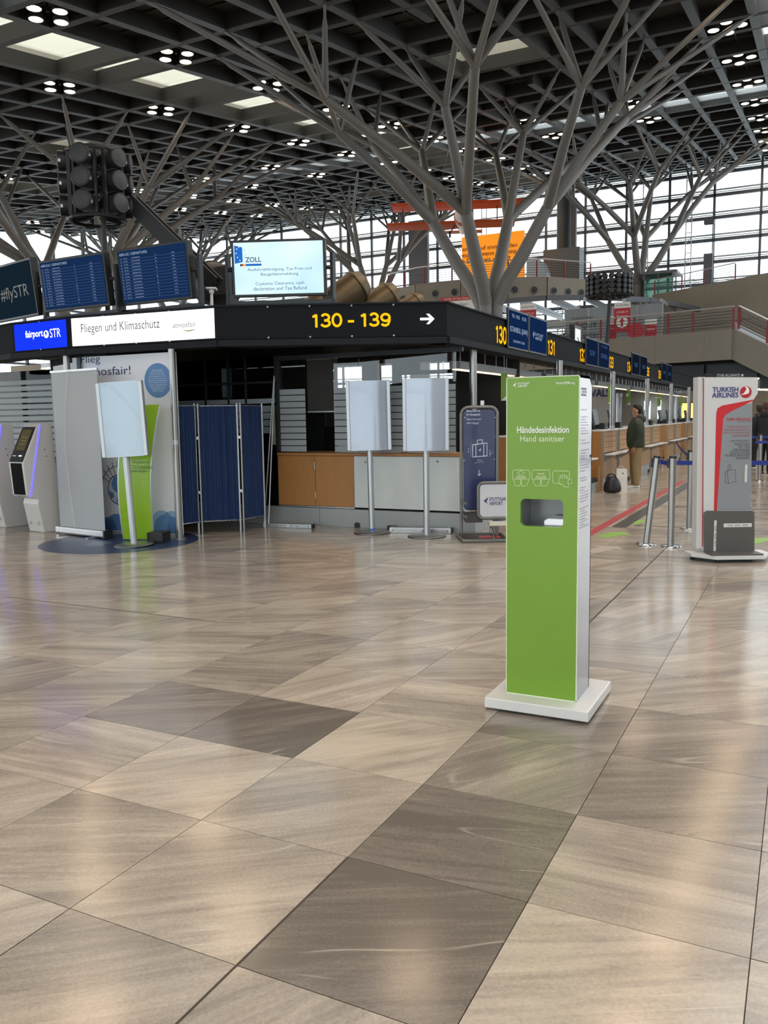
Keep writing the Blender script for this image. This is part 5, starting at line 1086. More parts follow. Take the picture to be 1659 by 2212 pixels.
# ---- self check-in machines
def checkin(px_, py_, label):
    p = fl(px_, py_); t = thing('checkin_machine', label, 'kiosk', (0, 0, 0), 'self check-in machines'); KW = mat('kiosk_white', (214, 211, 206), .3, var=.02)
    side = [(-.02, 0), (.32, 0), (.34, .04), (.2, 1.0), (.18, 1.44), (.14, 1.47), (.02, 1.47), (-.04, 1.43), (-.27, .96), (-.27, .92), (-.24, .52), (-.08, .46), (-.1, .4), (-.03, .02)]
    MB().prism(side, (-.17, 0, 0), (0, 1, 0), (0, 0, 1), (.34, 0, 0)).build('shell', KW, t, bev=.012)
    f0, f1 = Vector((0, -.043, 1.42)), Vector((0, -.268, .965)); dn = (f1 - f0); u_ = -dn.normalized(); nn_ = Vector((0, u_.z, -u_.y)) * -1
    if nn_.y > 0: nn_ = -nn_
    MB().obox((f0 + f1) / 2 + nn_ * .004, (.145, 0, 0), u_ * (dn.length / 2), nn_ * .006).build('black_front', mat('black_gloss', (8, 8, 10), .5, spec=.2), t)
    s_ = MB().obox((f0 + f1) / 2 + nn_ * .011 + u_ * .06, (.1, 0, 0), u_ * .15, nn_ * .002).build('touch_screen', emis('kiosk_screen', (92, 86, 62), .55), t)
    text('lettering', 'selfcheckin', (f0 + f1) / 2 + nn_ * .013 - u_ * .17 - Vector((.07, 0, 0)), (1, 0, 0), u_, LITW, t, w=.08, h=.012); MB().obox((f0 + f1) / 2 + nn_ * .012 - u_ * .17 + Vector((.06, 0, 0)), (.03, 0, 0), u_ * .008, nn_ * .002).build('slot_light', LITW, t)
    for k in range(3): MB().obox((f0 + f1) / 2 + nn_ * .014 + u_ * (.1 - .05 * k), (.06, 0, 0), u_ * .003, nn_ * .001).build('screen_line', emis('kiosk_line', (140, 130, 96), .6), s_)
    MB().prism([(-.273, .95), (-.245, .53), (-.235, .53), (-.262, .95)], (-.13, 0, 0), (0, 1, 0), (0, 0, 1), (.26, 0, 0)).build('lower_front', mat('black_matt', (7, 7, 8), .7, spec=.1), t)
    MB().bar((.172, -.0, 1.45), (.172, -.2, .5), .012, .022, up=(1, 0, 0)).build('light_strip', emis('violet_led', (96, 92, 255), 1.6), t)
    MB().bar((-.172, -.0, 1.45), (-.172, -.2, .5), .012, .022, up=(1, 0, 0)).build('light_strip', MATS['violet_led'], t)
    for x in (-.1, .09): MB().lathe([(.025, 0), (.025, .004), (0, .005)], (x, -.055, .13), 14, (0, -1, .1)).build('speaker_hole', mat('grey_grille', (170, 168, 164), .5), t)
    for y, z in ((.05, 1.12), (.07, 1.03)): MB().lathe([(.008, 0), (.008, .003), (0, .004)], (.17, y, z), 10, (1, 0, 0)).build('side_lock', BLACK, t)
    t.location = p; t.rotation_euler = (0, 0, math.radians(-8)); return t
checkin(84, 1149, 'white self check-in machine with violet light strip beside the roll-up banner'); checkin(2, 1138, 'white self check-in machine cut by the left edge of the photo')

# ---- blue curtain screen
CUR = mat('curtain_blue', (26, 50, 92), .85, var=.12, scale=5)
pts = [fl(395, 1161), fl(434, 1155), fl(524, 1150), fl(573, 1140)]; ptops = 1.69
t = thing('curtain_screen', 'folding screen of three dark blue pleated curtains on steel posts', 'folding screen', tuple(pts[1]))
for k in range(3):
    a, c = pts[k], pts[k + 1]; d = (c - a); L_ = d.length; d.normalize(); n = Vector((d.y, -d.x, 0)); npl = int(L_ / .012); vs = []
    for z in (.17, 1.66):
        for q in range(npl + 1):
            u = q / npl; vs.append(a + d * (.03 + u * (L_ - .06)) + n * (.012 * math.sin(u * L_ / .045 * 2 * math.pi) + .006 * math.sin(u * 41)) + up * (z + (.012 * math.sin(u * 6) if z < 1 else 0)))
    b = MB(); b.add(vs, [(q, q + 1, npl + 2 + q, npl + 1 + q) for q in range(npl)]); b.build('curtain', CUR, t, smooth=True)
    for z in (.17, 1.66): MB().tube([a + up * z, c + up * z], .008, 6).build('curtain_rod', ALU, t)
for k, p in enumerate(pts):
    for s in ((-.022, .022) if 0 < k < 3 else (0,)):
        q = p + R_ * s; MB().tube([(q.x, q.y, 0), (q.x, q.y, 1.69)], .014, 10).build('post', ALU if s <= 0 else STEEL, t, smooth=True)
    if 0 < k < 3:
        for z in (.55, 1.25): MB().obox(p + up * z, R_ * .024, F_ * .012, up * .018).build('hinge', STEEL, t)
# two slim rods leaning at the post
for k, (x0, y0, x1, y1, Y0, Y1) in enumerate(((570, 1138, 592, 812, 9.42, 9.9), (580, 1139, 593, 815, 9.45, 9.9))):
    p = fl(x0, y0); q = atY(x1, y1, Y1 - .03); o = MB().tube([p, q], .009, 8).build('leaning_rod', ALU, loc=tuple(p)); tag(o, ('slim steel rod leaning just behind the curtain screen', 'slim steel rod leaning nearest the beech counter doors')[k], 'rod', 'leaning rods')
# ---- metal profiles lying before the counter
def profile(x0, y0, x1, y1, h_, dpt, z, label):
    p, q = fl(x0, y0), fl(x1, y1); d = (q - p).normalized(); n = Vector((d.y, -d.x, 0)); c = (p + q) / 2 + up * (z + h_ / 2) - n * dpt / 2
    t = thing('metal_profile', label, 'metal profile', (c.x, c.y, z)); MB().obox(c, d * ((q - p).length / 2), n * (dpt / 2), up * (h_ / 2)).build('housing', ALU, t, bev=.006)
    for u in (-.25, .25): MB().obox(c + d * (u * (q - p).length) + n * (dpt / 2 + .001), d * ((q - p).length * .2), n * .002, up * (h_ * .28)).build('cover_plate', STEEL, t, bev=.002)
    for u in (-.45, .05, .2, .45): MB().lathe([(.008, 0), (.008, .003), (0, .003)], c + d * (u * (q - p).length) + n * (dpt / 2 + .004), 8, n).build('screw', BLACK, t)
    MB().obox(c + d * ((q - p).length / 2 + .008), d * .008, n * (dpt / 2), up * (h_ / 2)).build('end_cap', DARKM, t); return t
profile(575, 1139, 672, 1142, .055, .1, 0, 'low grey metal profile lying left before the beech doors'); profile(841, 1151, 974, 1153, .07, .1, 0, 'front metal profile on the floor between the two poster displays'); profile(812, 1141, 930, 1143, .065, .08, .055, 'rear metal profile stacked behind the front one at the counter')
p_ = fl(812, 1143); o = MB().box(-4.9, -4.78, YC - .1, YC - .04, 0, .055).build('support_block', DARKM, loc=(-4.84, YC - .07, 0)); tag(o, 'small dark block under the rear metal profile', 'block')

# ================================================================== RIGHT-HAND SIDE
# ---- blue baggage gauge with scale
TUBEG = mat('tube_grey', (120, 118, 114), .4, .5)
def rrect(x0, x1, z0, z1, r, n=5):
    out = []
    for cx, cz, st in ((x1 - r, z1 - r, 0), (x0 + r, z1 - r, 1), (x0 + r, z0 + r, 2), (x1 - r, z0 + r, 3)):
        for k in range(n + 1): t_ = (st + k / n) * math.pi / 2; out.append((cx + r * math.cos(t_), cz + r * math.sin(t_)))
    return out
p = fl(997, 1160); xd = Vector((.895, .446, 0)); nd = Vector((.446, -.895, 0))
t = thing('baggage_gauge', 'dark blue cabin baggage gauge in a grey tube frame beside the counter', 'baggage gauge', tuple(p))
W_ = .44
loop = rrect(0, W_, .28, 1.585, .09); MB().tube([p + xd * a + up * z for a, z in loop + loop[:1]], .02, 10).build('frame_loop', TUBEG, t, smooth=True)
BLUP = mat('gauge_blue', (30, 36, 84), .35, var=.04, coat=.2)
MB().prism(rrect(.025, W_ - .025, .33, 1.555, .06), p - nd * .004, xd, up, nd * .008).build('panel', BLUP, t)
GW = mat('gauge_print', (206, 212, 228), .5)
def gx(x, y): return on(x, y, p + nd * .006, nd)
for s, x0, x1, y, h_, bo in (('Bitte prüfen Sie', 1008, 1037, 888, .034, .012), ('Ihr Handgepäck.', 1008, 1038, 896, .034, .012), ('Please check your', 1008, 1040, 906, .03, 0), ('cabin baggage', 1008, 1034, 914, .03, 0)):
    a, c = gx(x0, y), gx(x1, y); text('lettering', s, (a + c) / 2, xd, up, GW, t, w=(c - a).dot(xd), h=h_, bold=bo, thick=.001)
def gl(pts, r=.005, nm='pictogram_line'): MB().tube([gx(*q) for q in pts], r, 6).build(nm, GW, t)
gl([(1021, 961), (1021, 987), (1052, 985), (1052, 957), (1021, 961)], .007, 'case_outline'); gl([(1028, 960), (1028, 987)], .005); gl([(1045, 958), (1045, 986)], .005); gl([(1031, 959), (1031, 951), (1042, 950), (1042, 957)], .006, 'case_handle')
bird(gx(1037, 972), xd, up, nd, .03, GW, t); gl([(1035, 1015), (1035, 1027)], .004); gl([(1032, 1023), (1035, 1028), (1039, 1023)], .004); gl([(1025, 1000), (1046, 998)], .0015, 'dimension_line'); gl([(1017, 958), (1017, 988)], .0015, 'dimension_line'); gl([(1056, 987), (1065, 975)], .0015, 'dimension_line')
for s, x, y, rt in (('55 cm', 1012, 973, 1), ('40 cm', 1058, 977, 1), ('20 cm', 1036, 994, 0)): text('lettering', s, gx(x, y), up if rt else xd, -xd if rt else up, GW, t, w=.055, h=.016, thick=.001)
for x, y in ((1004, 902), (1070, 902), (1003, 995), (1068, 992), (1002, 1086)): MB().lathe([(.007, 0), (.007, .004), (0, .005)], gx(x, y), 8, nd).build('bolt', ALU, t)
for a in (0, W_): MB().tube([p + xd * a, p + xd * a + up * .4], .02, 10).build('leg', TUBEG, t)
gp_ = [p - nd * .12 - xd * .05, p + nd * .48 - xd * .02, p + nd * .48 + xd * .5, p - nd * .12 + xd * .5]; MB().tube([q + up * .02 for q in gp_ + gp_[:1]], .02, 8).build('ground_frame', TUBEG, t); MB().prism([(0, 0), (.46, 0), (.46, .5), (0, .5)], p - nd * .06 + up * .012, xd, nd, up * .006).build('ground_plate', mat('plate_dark', (70, 60, 56), .6), t)
MB().prism([(.2, .12), (.46, .12), (.46, .3), (.2, .3)], p - nd * .06 + up * .0185, xd, nd, up * .001).build('red_mark', RED, t)
# low white sign of the gauge
q0 = p + nd * .36 + xd * .02
def bx2(x, y): return on(x, y, q0 + nd * .0, nd)
a, c = bx2(1033, 1120), bx2(1033, 1043); x0 = (a - q0).dot(xd); lo = rrect(x0, x0 + .52, a.z, c.z, .06)
MB().tube([q0 + xd * u + up * v for u, v in lo + lo[:1]], .018, 10).build('sign_frame', TUBEG, t, smooth=True); MB().prism(rrect(x0 + .02, x0 + .5, a.z + .02, c.z - .02, .045), q0 - nd * .004, xd, up, nd * .008).build('sign_panel', mat('sign_white', (206, 206, 210), .4), t)
for s, xx0, xx1, y in (('STUTTGART', 1057, 1098, 1078), ('AIRPORT', 1057, 1086, 1087.5)):
    u, v = on(xx0, y, q0 + nd * .006, nd), on(xx1, y, q0 + nd * .006, nd); text('lettering', s, (u + v) / 2, xd, up, NAVY, t, w=(v - u).dot(xd), h=.042, bold=.015, thick=.001)
bird(on(1050, 1081, q0 + nd * .006, nd), xd, up, nd, .055, NAVY, t)
for z in (.46, .3): MB().tube([p + up * z, p + nd * .36 + xd * .02 + up * (z - .01)], .014, 8).build('side_arm', TUBEG, t)
MB().obox(p + nd * .2 + xd * .12 + up * .27, xd * .1, nd * .14, up * .05).build('cradle_box', mat('cradle_dark', (60, 54, 50), .5), t)
b = p + nd * .45 + xd * .34; MB().tube([b + up * .02, b + up * .2], .012, 8).build('scale_stem', TUBEG, t); o_ = MB().prism([(-.05, .0), (.12, .02), (.12, .075), (-.05, .055)], b - xd * .06 + up * .18 - nd * .05, nd, up, xd * .2).build('scale_display', mat('device_cream', (214, 208, 190), .45), t, bev=.006)
MB().obox(b + xd * .05 + up * .25 - nd * .01, xd * .06, nd * .045, up * .002 + nd * .0003).build('display_glass', mat('display_blue', (40, 70, 110), .2), o_)
for k in range(3): MB().tube([b - xd * .04 + up * .2, b - xd * (.06 - .03 * k) + up * .1 + nd * .02, b + xd * (.0 + .01 * k) + up * .06, b + up * (.03 + .02 * k)], .003, 5).build('cable', BLACK, t)
o = MB().obox(p + xd * .26 + up * 1.635 - nd * .01, xd * .022, nd * .004, up * .028).build('paper_tag', WHITE, t)

# ---- airline cabin baggage stand
p0 = fl(1535, 1208); xd = Vector((.895, .446, 0)); nd = Vector((.446, -.895, 0)); P0 = p0 + Vector((0, 0, 0))
t = thing('airline_baggage_stand', 'white and red airline cabin baggage stand with grey gauge tray', 'display stand', tuple(P0))
def tx_(x, y, off=0.0): return on(x, y, P0 + nd * off, nd)
def uv(x, y, off=0.0): q = tx_(x, y, off) - P0; return (q.dot(xd), q.z)
TW = mat('stand_white', (214, 213, 211), .35, var=.02); TG = mat('stand_grey', (142, 146, 150), .4, var=.03)
zt_ = uv(1520, 815)[1]
body = [uv(1517, 1185), uv(1622, 1190), uv(1625, 868), uv(1637, 850), uv(1638, 815), uv(1519, 814)]
MB().prism(body, P0 - nd * .16, xd, up, nd * .16).build('body', TW, t, bev=.004)
e0, e1 = uv(1517, 1185), uv(1519, 814)
MB().prism([(e0[0] - .05, e0[1]), (e0[0], e0[1]), (e1[0], e1[1]), (e1[0] - .04, e1[1])], P0 - nd * .16, xd, up, nd * .13).build('side_fin', TW, t)
MB().prism([(e0[0] - .004, e0[1] + .02), (e0[0] + .006, e0[1] + .02), (e1[0] + .008, e1[1] - .01), (e1[0] - .002, e1[1] - .01)], P0 + nd * .0005, xd, up, nd * .002).build('red_edge', RED, t)
MB().prism([uv(1522, 815), uv(1637, 814), uv(1630, 807), uv(1524, 807)], P0 - nd * .15, xd, up, nd * .15).build('black_header', BLACK, t)
MB().prism([uv(1545, 1102), uv(1549, 905), uv(1553, 893), uv(1565, 885), uv(1625, 870), uv(1622, 1102)], P0 + nd * .0005, xd, up, nd * .0015).build('grey_field', TG, t)
MB().prism([uv(1542, 1103), uv(1548, 1103), uv(1562, 905), uv(1567, 896), uv(1580, 888), uv(1634, 862), uv(1560, 876), uv(1550, 882), uv(1547, 893)], P0 + nd * .002, xd, up, nd * .0015).build('red_swoosh', mat('airline_red', (206, 36, 44), .4), t)
def tt(s, x0, x1, y, mt_, h_, bold=0.0):
    a, c = tx_(x0, y, .0045), tx_(x1, y, .0045); text('lettering', s, (a + c) / 2, xd, up, mt_, t, w=(c - a).dot(xd), h=h_, bold=bold, thick=.0005)
ANV = mat('airline_navy', (34, 38, 116), .4); ARD = mat('airline_dark_red', (190, 30, 46), .4); APR = mat('stand_print_red', (168, 76, 88), .5); APD = mat('stand_print_dark', (72, 74, 80), .5); SAW = mat('alliance_print', (200, 200, 204), .5)
tt('TURKISH', 1539, 1595, 841.5, ANV, .05, .02); tt('AIRLINES', 1538, 1595, 853.5, ANV, .05, .02); tt('STAR ALLIANCE', 1549, 1598, 810.5, SAW, .026)
MB().prism([(math.cos(q * .628 + 1.57) * (.016 if q % 2 == 0 else .008), math.sin(q * .628 + 1.57) * (.016 if q % 2 == 0 else .008)) for q in range(10)], tx_(1603.5, 810.5, .004), xd, up, nd * .001).build('alliance_star', SAW, t)
c_ = tx_(1611, 847, .002); MB().lathe([(.0, 0), (.058, 0), (.058, .002), (0, .002)], c_, 32, nd).build('round_emblem', ARD, t); MB().prism([(-.055, -.028), (-.02, -.01), (.005, .03), (-.015, .056), (.02, .048), (.035, .015), (.025, -.012), (.05, -.005), (.0, -.022)], c_ + nd * .003, xd, up, nd * .001).build('emblem_wing', WPR, t)
tt('CABIN BAGGAGE', 1569, 1622, 905.5, ARD, .028, .015); tt('Dimensions: Max. 8kg', 1594, 1621, 911, APD, .012)
for k, s in enumerate(('GÜVENLİĞİNİZ İÇİN EL', 'BAGAJINIZIN BELİRTİLEN', 'BOYUTLARI GEÇMEDİĞİNİ', 'KONTROL EDİNİZ.')): w_ = (50, 56, 58, 38)[k]; tt(s, 1621 - w_, 1621, 922 + k * 6.3, APR, .026)
for k, s in enumerate(('FOR YOUR SAFETY,', 'PLEASE CHECK', 'THAT YOUR', 'CABIN BAGGAGE', 'DOES NOT EXCEED', 'THE ABOVE MENTIONED', 'DIMENSIONS.')): w_ = (41, 33, 26, 38, 43, 55, 30)[k]; tt(s, 1620 - w_, 1620, 953 + k * 6.1, APD, .024)
def tl(pts, r=.002): MB().tube([tx_(x, y, .004) for x, y in pts], r, 5).build('case_outline', APD, t)
tl([(1571, 1017), (1588, 1014), (1590, 1040), (1574, 1045), (1571, 1017)]); tl([(1571, 1017), (1566, 1020), (1567, 1042), (1574, 1045)]); tl([(1573, 1016), (1573, 1004), (1578, 1003), (1578, 1015)])
a = tx_(1611, 1023, .006); MB().obox(a, xd * .012, nd * .01, up * .09).build('pull_handle', mat('handle_white', (214, 212, 208), .4), t, bev=.006)
TR = mat('tray_taupe', (92, 88, 84), .5, var=.05)
lo = [uv(1519, 1195), uv(1628, 1200), uv(1628, 1106), uv(1624, 1103), uv(1524, 1103), uv(1519, 1108)]
MB().prism(lo, P0 + nd * .01, xd, up, nd * .012).build('tray_back', TR, t, bev=.003)
uA, uB = lo[0][0], lo[1][0]
MB().prism([(uA, .07), (uB, .07), (uB, .085), (uA, .085)], P0 + nd * .022, xd, up, nd * .2).build('tray_floor', TR, t)
for x0, y0, x1, y1 in ((1541, 1124, 1548, 1190), (1563, 1130, 1624, 1139)):
    a, c = uv(x0, y1, .023), uv(x1, y0, .023); r_ = MB().prism([(a[0], a[1]), (c[0], a[1]), (c[0], c[1]), (a[0], c[1])], P0 + nd * .0225, xd, up, nd * .003).build('white_ruler', WHITE, t)
    text('ruler_print', '10 20 30', P0 + xd * ((a[0] + c[0]) / 2) + up * ((a[1] + c[1]) / 2) + nd * .0265, up if y1 - y0 > 20 else xd, -xd if y1 - y0 > 20 else up, GREYT, r_, w=.2, h=.016)
bp = [(uA - .14, -.14), (uB + .13, -.14), (uB + .13, .04), (uB + .0, .25), (uA + .04, .25), (uA - .14, .05)]
MB().prism(bp, P0 + up * .035, xd, nd, up * .035).build('base_plate', TW, t, bev=.005); MB().prism([(u * .8, v * .7) for u, v in bp], P0, xd, nd, up * .035).build('base_foot', BLACK, t)

# ---- belt posts
BELT = mat('belt_blue', (30, 52, 140), .6)
def belt_post(px_, py_, label, lean=(0, 0)):
    t = thing('belt_post', label, 'belt post', (0, 0, 0), 'steel belt posts')
    MB().lathe([(.112, 0), (.112, .012), (.105, .02), (.045, .026), (0, .026)], n=32).build('base_disc', mat('chrome_base', (190, 190, 188), .15, .9), t, smooth=True)
    MB().tube([(0, 0, .025), (0, 0, .99)], .038, 20).build('tube', STEEL, t, smooth=True); MB().lathe([(.041, .985), (.041, 1.005), (.034, 1.012), (0, 1.012)], n=20).build('cap', BLACK, t); MB().box(-.055, -.03, -.03, .03, .88, .98).build('belt_clip', BLACK, t)
    p = fl(px_, py_); t.location = p; t.rotation_euler = (lean[0], lean[1], 0); return p
A1 = belt_post(1396, 1177, 'leftmost steel belt post, tilting to the right', (-.03, .095)); A2 = belt_post(1449, 1182, 'upright steel belt post nearest the airline stand', (0, 0)); A3 = belt_post(1489, 1143, 'steel belt post behind, half covered by the airline stand')
A4 = belt_post(1505, 1118, 'belt post hidden behind the airline stand with only its base edge showing'); A5 = belt_post(1640, 1040, 'distant belt post right of the airline stand')
def belt(p, q, z0, z1, label, sag=.0):
    d = q - p; t = MB(); n = 8; vs = []
    for k in range(n + 1):
        u = k / n; s = -sag * 4 * u * (1 - u)
        for dz in (-.024, .024): vs.append((p.x + d.x * u, p.y + d.y * u, z0 + (z1 - z0) * u + s + dz))
    nn_ = Vector((-d.y, d.x, 0)).normalized() * .0015
    b = MB(); b.add([Vector(v) + nn_ for v in vs] + [Vector(v) - nn_ for v in vs], [(2 * k, 2 * k + 2, 2 * k + 3, 2 * k + 1) for k in range(n)] + [(2 * k + 18, 2 * k + 19, 2 * k + 21, 2 * k + 20) for k in range(n)])
    tag(b.build('belt_webbing', BELT, loc=(p.x, p.y, 0)), label, 'belt')
belt(A1 + Vector((.13, .03, 0)), A2 + Vector((-.055, 0, 0)), .94, .93, 'short blue belt between the tilting post and the upright post'); belt(A2 + Vector((.042, .0, 0)), A2 + Vector((3.2, .95, 0)), .935, .92, 'blue belt running from the upright post behind the airline stand')
belt(A3 + Vector((-.04, .3, 0)), A3 + Vector((-1.0, 6.2, 0)), .92, .92, 'blue belt receding from the rear post towards the desks', .05)
belt(Vector((A5.x - .5, A5.y, 0)), Vector((A5.x + 2.6, A5.y + .6, 0)), .94, .94, 'upper blue belt across the right edge of the photo')
belt(Vector((A5.x + .04, A5.y - 2.9, 0)), Vector((A5.x + 2.0, A5.y - 2.4, 0)), .93, .93, 'lower blue belt across the right edge of the photo')

# ---- check-in desks
DX = -3.47; WGREY = mat('desk_frame_beige', (150, 138, 120), .5)
def desk_mesh():
    L_ = []
    L_.append(('plinth', MB().box(-.72, -.02, .0, 1.25, 0, .24), PL)); L_.append(('toe_recess', MB().box(-.6, -.001, 1.05, 1.24, .01, .09), BLACK))
    L_.append(('lower_panel', MB().box(-.7, 0, .05, 1.2, .245, .71), WOODL)); L_.append(('end_panel', MB().box(-.72, -.03, -.003, .03, .245, 1.15), WOOD)); L_.append(('corner_post', MB().box(-.05, .006, -.006, .05, .245, 1.15), WGREY)); L_.append(('corner_post', MB().box(-.05, .006, 1.2, 1.256, .245, 1.15), WGREY))
    for k in range(4): L_.append(('slat', MB().box(-.7, -.008, .055, 1.195, .73 + k * .104, .73 + k * .104 + .098), WOODL))
    L_.append(('top', MB().box(-.74, .015, -.01, 1.26, 1.15, 1.175), WHITE)); L_.append(('bag_rail', MB().box(.03, .2, -.02, 1.27, .69, .715), WHITE))
    for y in (.1, 1.15): L_.append(('rail_bracket', MB().prism([(0, .69), (.18, .69), (.18, .67), (0, .56)], (0, y, 0), (1, 0, 0), (0, 0, 1), (0, .03, 0)), WGREY))
    return [(n, b.mesh(n, (0, 0, 0), m_)) for n, b, m_ in L_]
DM = desk_mesh()
def conv_mesh():
    L_ = [('deck', MB().box(-1.1, -.05, .06, 1.29, .2, .26), mat('belt_black', (28, 28, 28), .6)), ('timber_cap', MB().box(-.06, .02, .05, .32, .5, .525), WOOD)]
    for y in (.05, .29, 1.0, 1.25): L_.append(('upright', MB().box(-.03, .01, y, y + .03, 0, .5), WOODL))
    for k in range(5): L_.append(('slat', MB().box(-.02, .0, .09 + k * .04, .11 + k * .04, .28, .48), ALU))
    L_.append(('base', MB().box(-1.1, -.04, .06, 1.29, 0, .2), PL)); return [(n, b.mesh(n, (0, 0, 0), m_)) for n, b, m_ in L_]
CMm = conv_mesh()
DTV = mat('desk_monitor_grey', (70, 78, 84), .4)
tvm = [('monitor_back', MB().obox((0, 0, .24), (.02, 0, .01), (0, .2, 0), (-.03, 0, .15)).mesh('monitor_back', (0, 0, 0), DTV)), ('stand', MB().box(-.04, .0, -.04, .04, 0, .2).mesh('stand', (0, 0, 0), BLACK)), ('foot', MB().box(-.1, .06, -.12, .12, 0, .015).mesh('foot', (0, 0, 0), BLACK))]
ordn = 'first second third fourth fifth sixth seventh eighth ninth tenth'.split(); di = 0
for k in range(-1, 4):
    Y0 = 16.35 + PER * k
    for off in (0, 1.55):
        t = thing('checkin_desk', 'beech check-in desk with slatted front, %s along the row from the sign corner' % ordn[di], 'desk', (DX, Y0 + off, 0), 'check-in desks')
        for n, me in DM: put(me, n, t)
        m_ = thing('desk_monitor', 'grey-backed monitor standing on the %s check-in desk' % ordn[di], 'monitor', (DX - .3, Y0 + off + .55, 1.176), 'desk top monitors')
        for n, me in tvm: put(me, n, m_)
        b = thing('desk_printer', 'small black printer beside the monitor on the %s check-in desk' % ordn[di], 'printer', (DX - .3, Y0 + off + 1.0, 1.176), 'desk top printers'); MB().box(DX - .42, DX - .16, Y0 + off + .82, Y0 + off + 1.14, 1.176, 1.3).build('body', BLACK, b, bev=.01); MB().box(DX - .17, DX - .155, Y0 + off + .86, Y0 + off + 1.1, 1.2, 1.23).build('paper_slot', DTV, b)
        di += 1
    t = thing('baggage_conveyor', 'low baggage conveyor with timber-capped side, %s along the desk row' % ordn[k + 1], 'conveyor', (DX, Y0 + 2.84, 0), 'baggage conveyors')
    for n, me in CMm: put(me, n, t)
    # glass partition and green flag between the desk pairs
    t = thing('desk_partition', 'clear glass partition between desk pairs, %s from the sign corner' % ordn[k + 1], 'partition', (-4.4, Y0 + 1.4, 1.18), 'desk partitions')
    MB().box(-5.2, DX - .22, Y0 + 1.38, Y0 + 1.39, 1.18, 2.1).build('pane', GLASS, t); MB().box(-4.3, -4.2, Y0 + 1.36, Y0 + 1.41, 1.0, 1.18).build('foot_clamp', ALU, t)
flags = [(1089, 770, 12.0), (1318, 830, 18.6), (1358, 838, 22.0), (1400, 848, 26.0), (1424, 850, 29), (1471, 855, 33)]
for k, (x, y, Y) in enumerate(flags):
    p = atY(x, y, Y); hh = .4; ww = .1
    zt2 = 2.1
    t = thing('hanging_flag', 'narrow green flag hanging under the desk fascia, %s from the sign corner' % ordn[k], 'flag', (p.x, Y, zt2 - hh), 'green desk flags')
    MB().prism([(-ww / 2, 0), (ww / 2, 0), (ww / 2, -hh + .08), (-ww / 2, -hh)], (p.x, Y, zt2), (1, 0, 0), (0, 0, 1), (0, .01, 0)).build('flag_cloth', GRN, t); MB().prism([(ww / 2, -hh + .08), (ww / 2, -hh), (-ww / 2, -hh)], (p.x, Y, zt2), (1, 0, 0), (0, 0, 1), (0, .01, 0)).build('flag_tip', WHITE, t); MB().tube([(p.x, Y, zt2), (p.x, Y, 2.6)], .004, 4).build('cord', ALU, t)
# arrivals wall panel seen between the desks
a, c = atY(1252, 910, 26), atY(1320, 832, 26); t = thing('arrivals_sign', 'white panel lettered ARRIVALS seen behind the desk glass', 'sign', (a.x, 26, 0))
MB().box(a.x - .6, c.x, 26, 26.08, 0, c.z + .1).build('panel', mat('arrivals_white', (178, 176, 170), .5), t); q = atY(1280, 849, 25.99); text('lettering', 'ARRIVALS', (q.x - .05, 25.985, q.z), (1, 0, 0), (0, 0, 1), NAVY, t, w=1.15, h=.24, bold=.02)

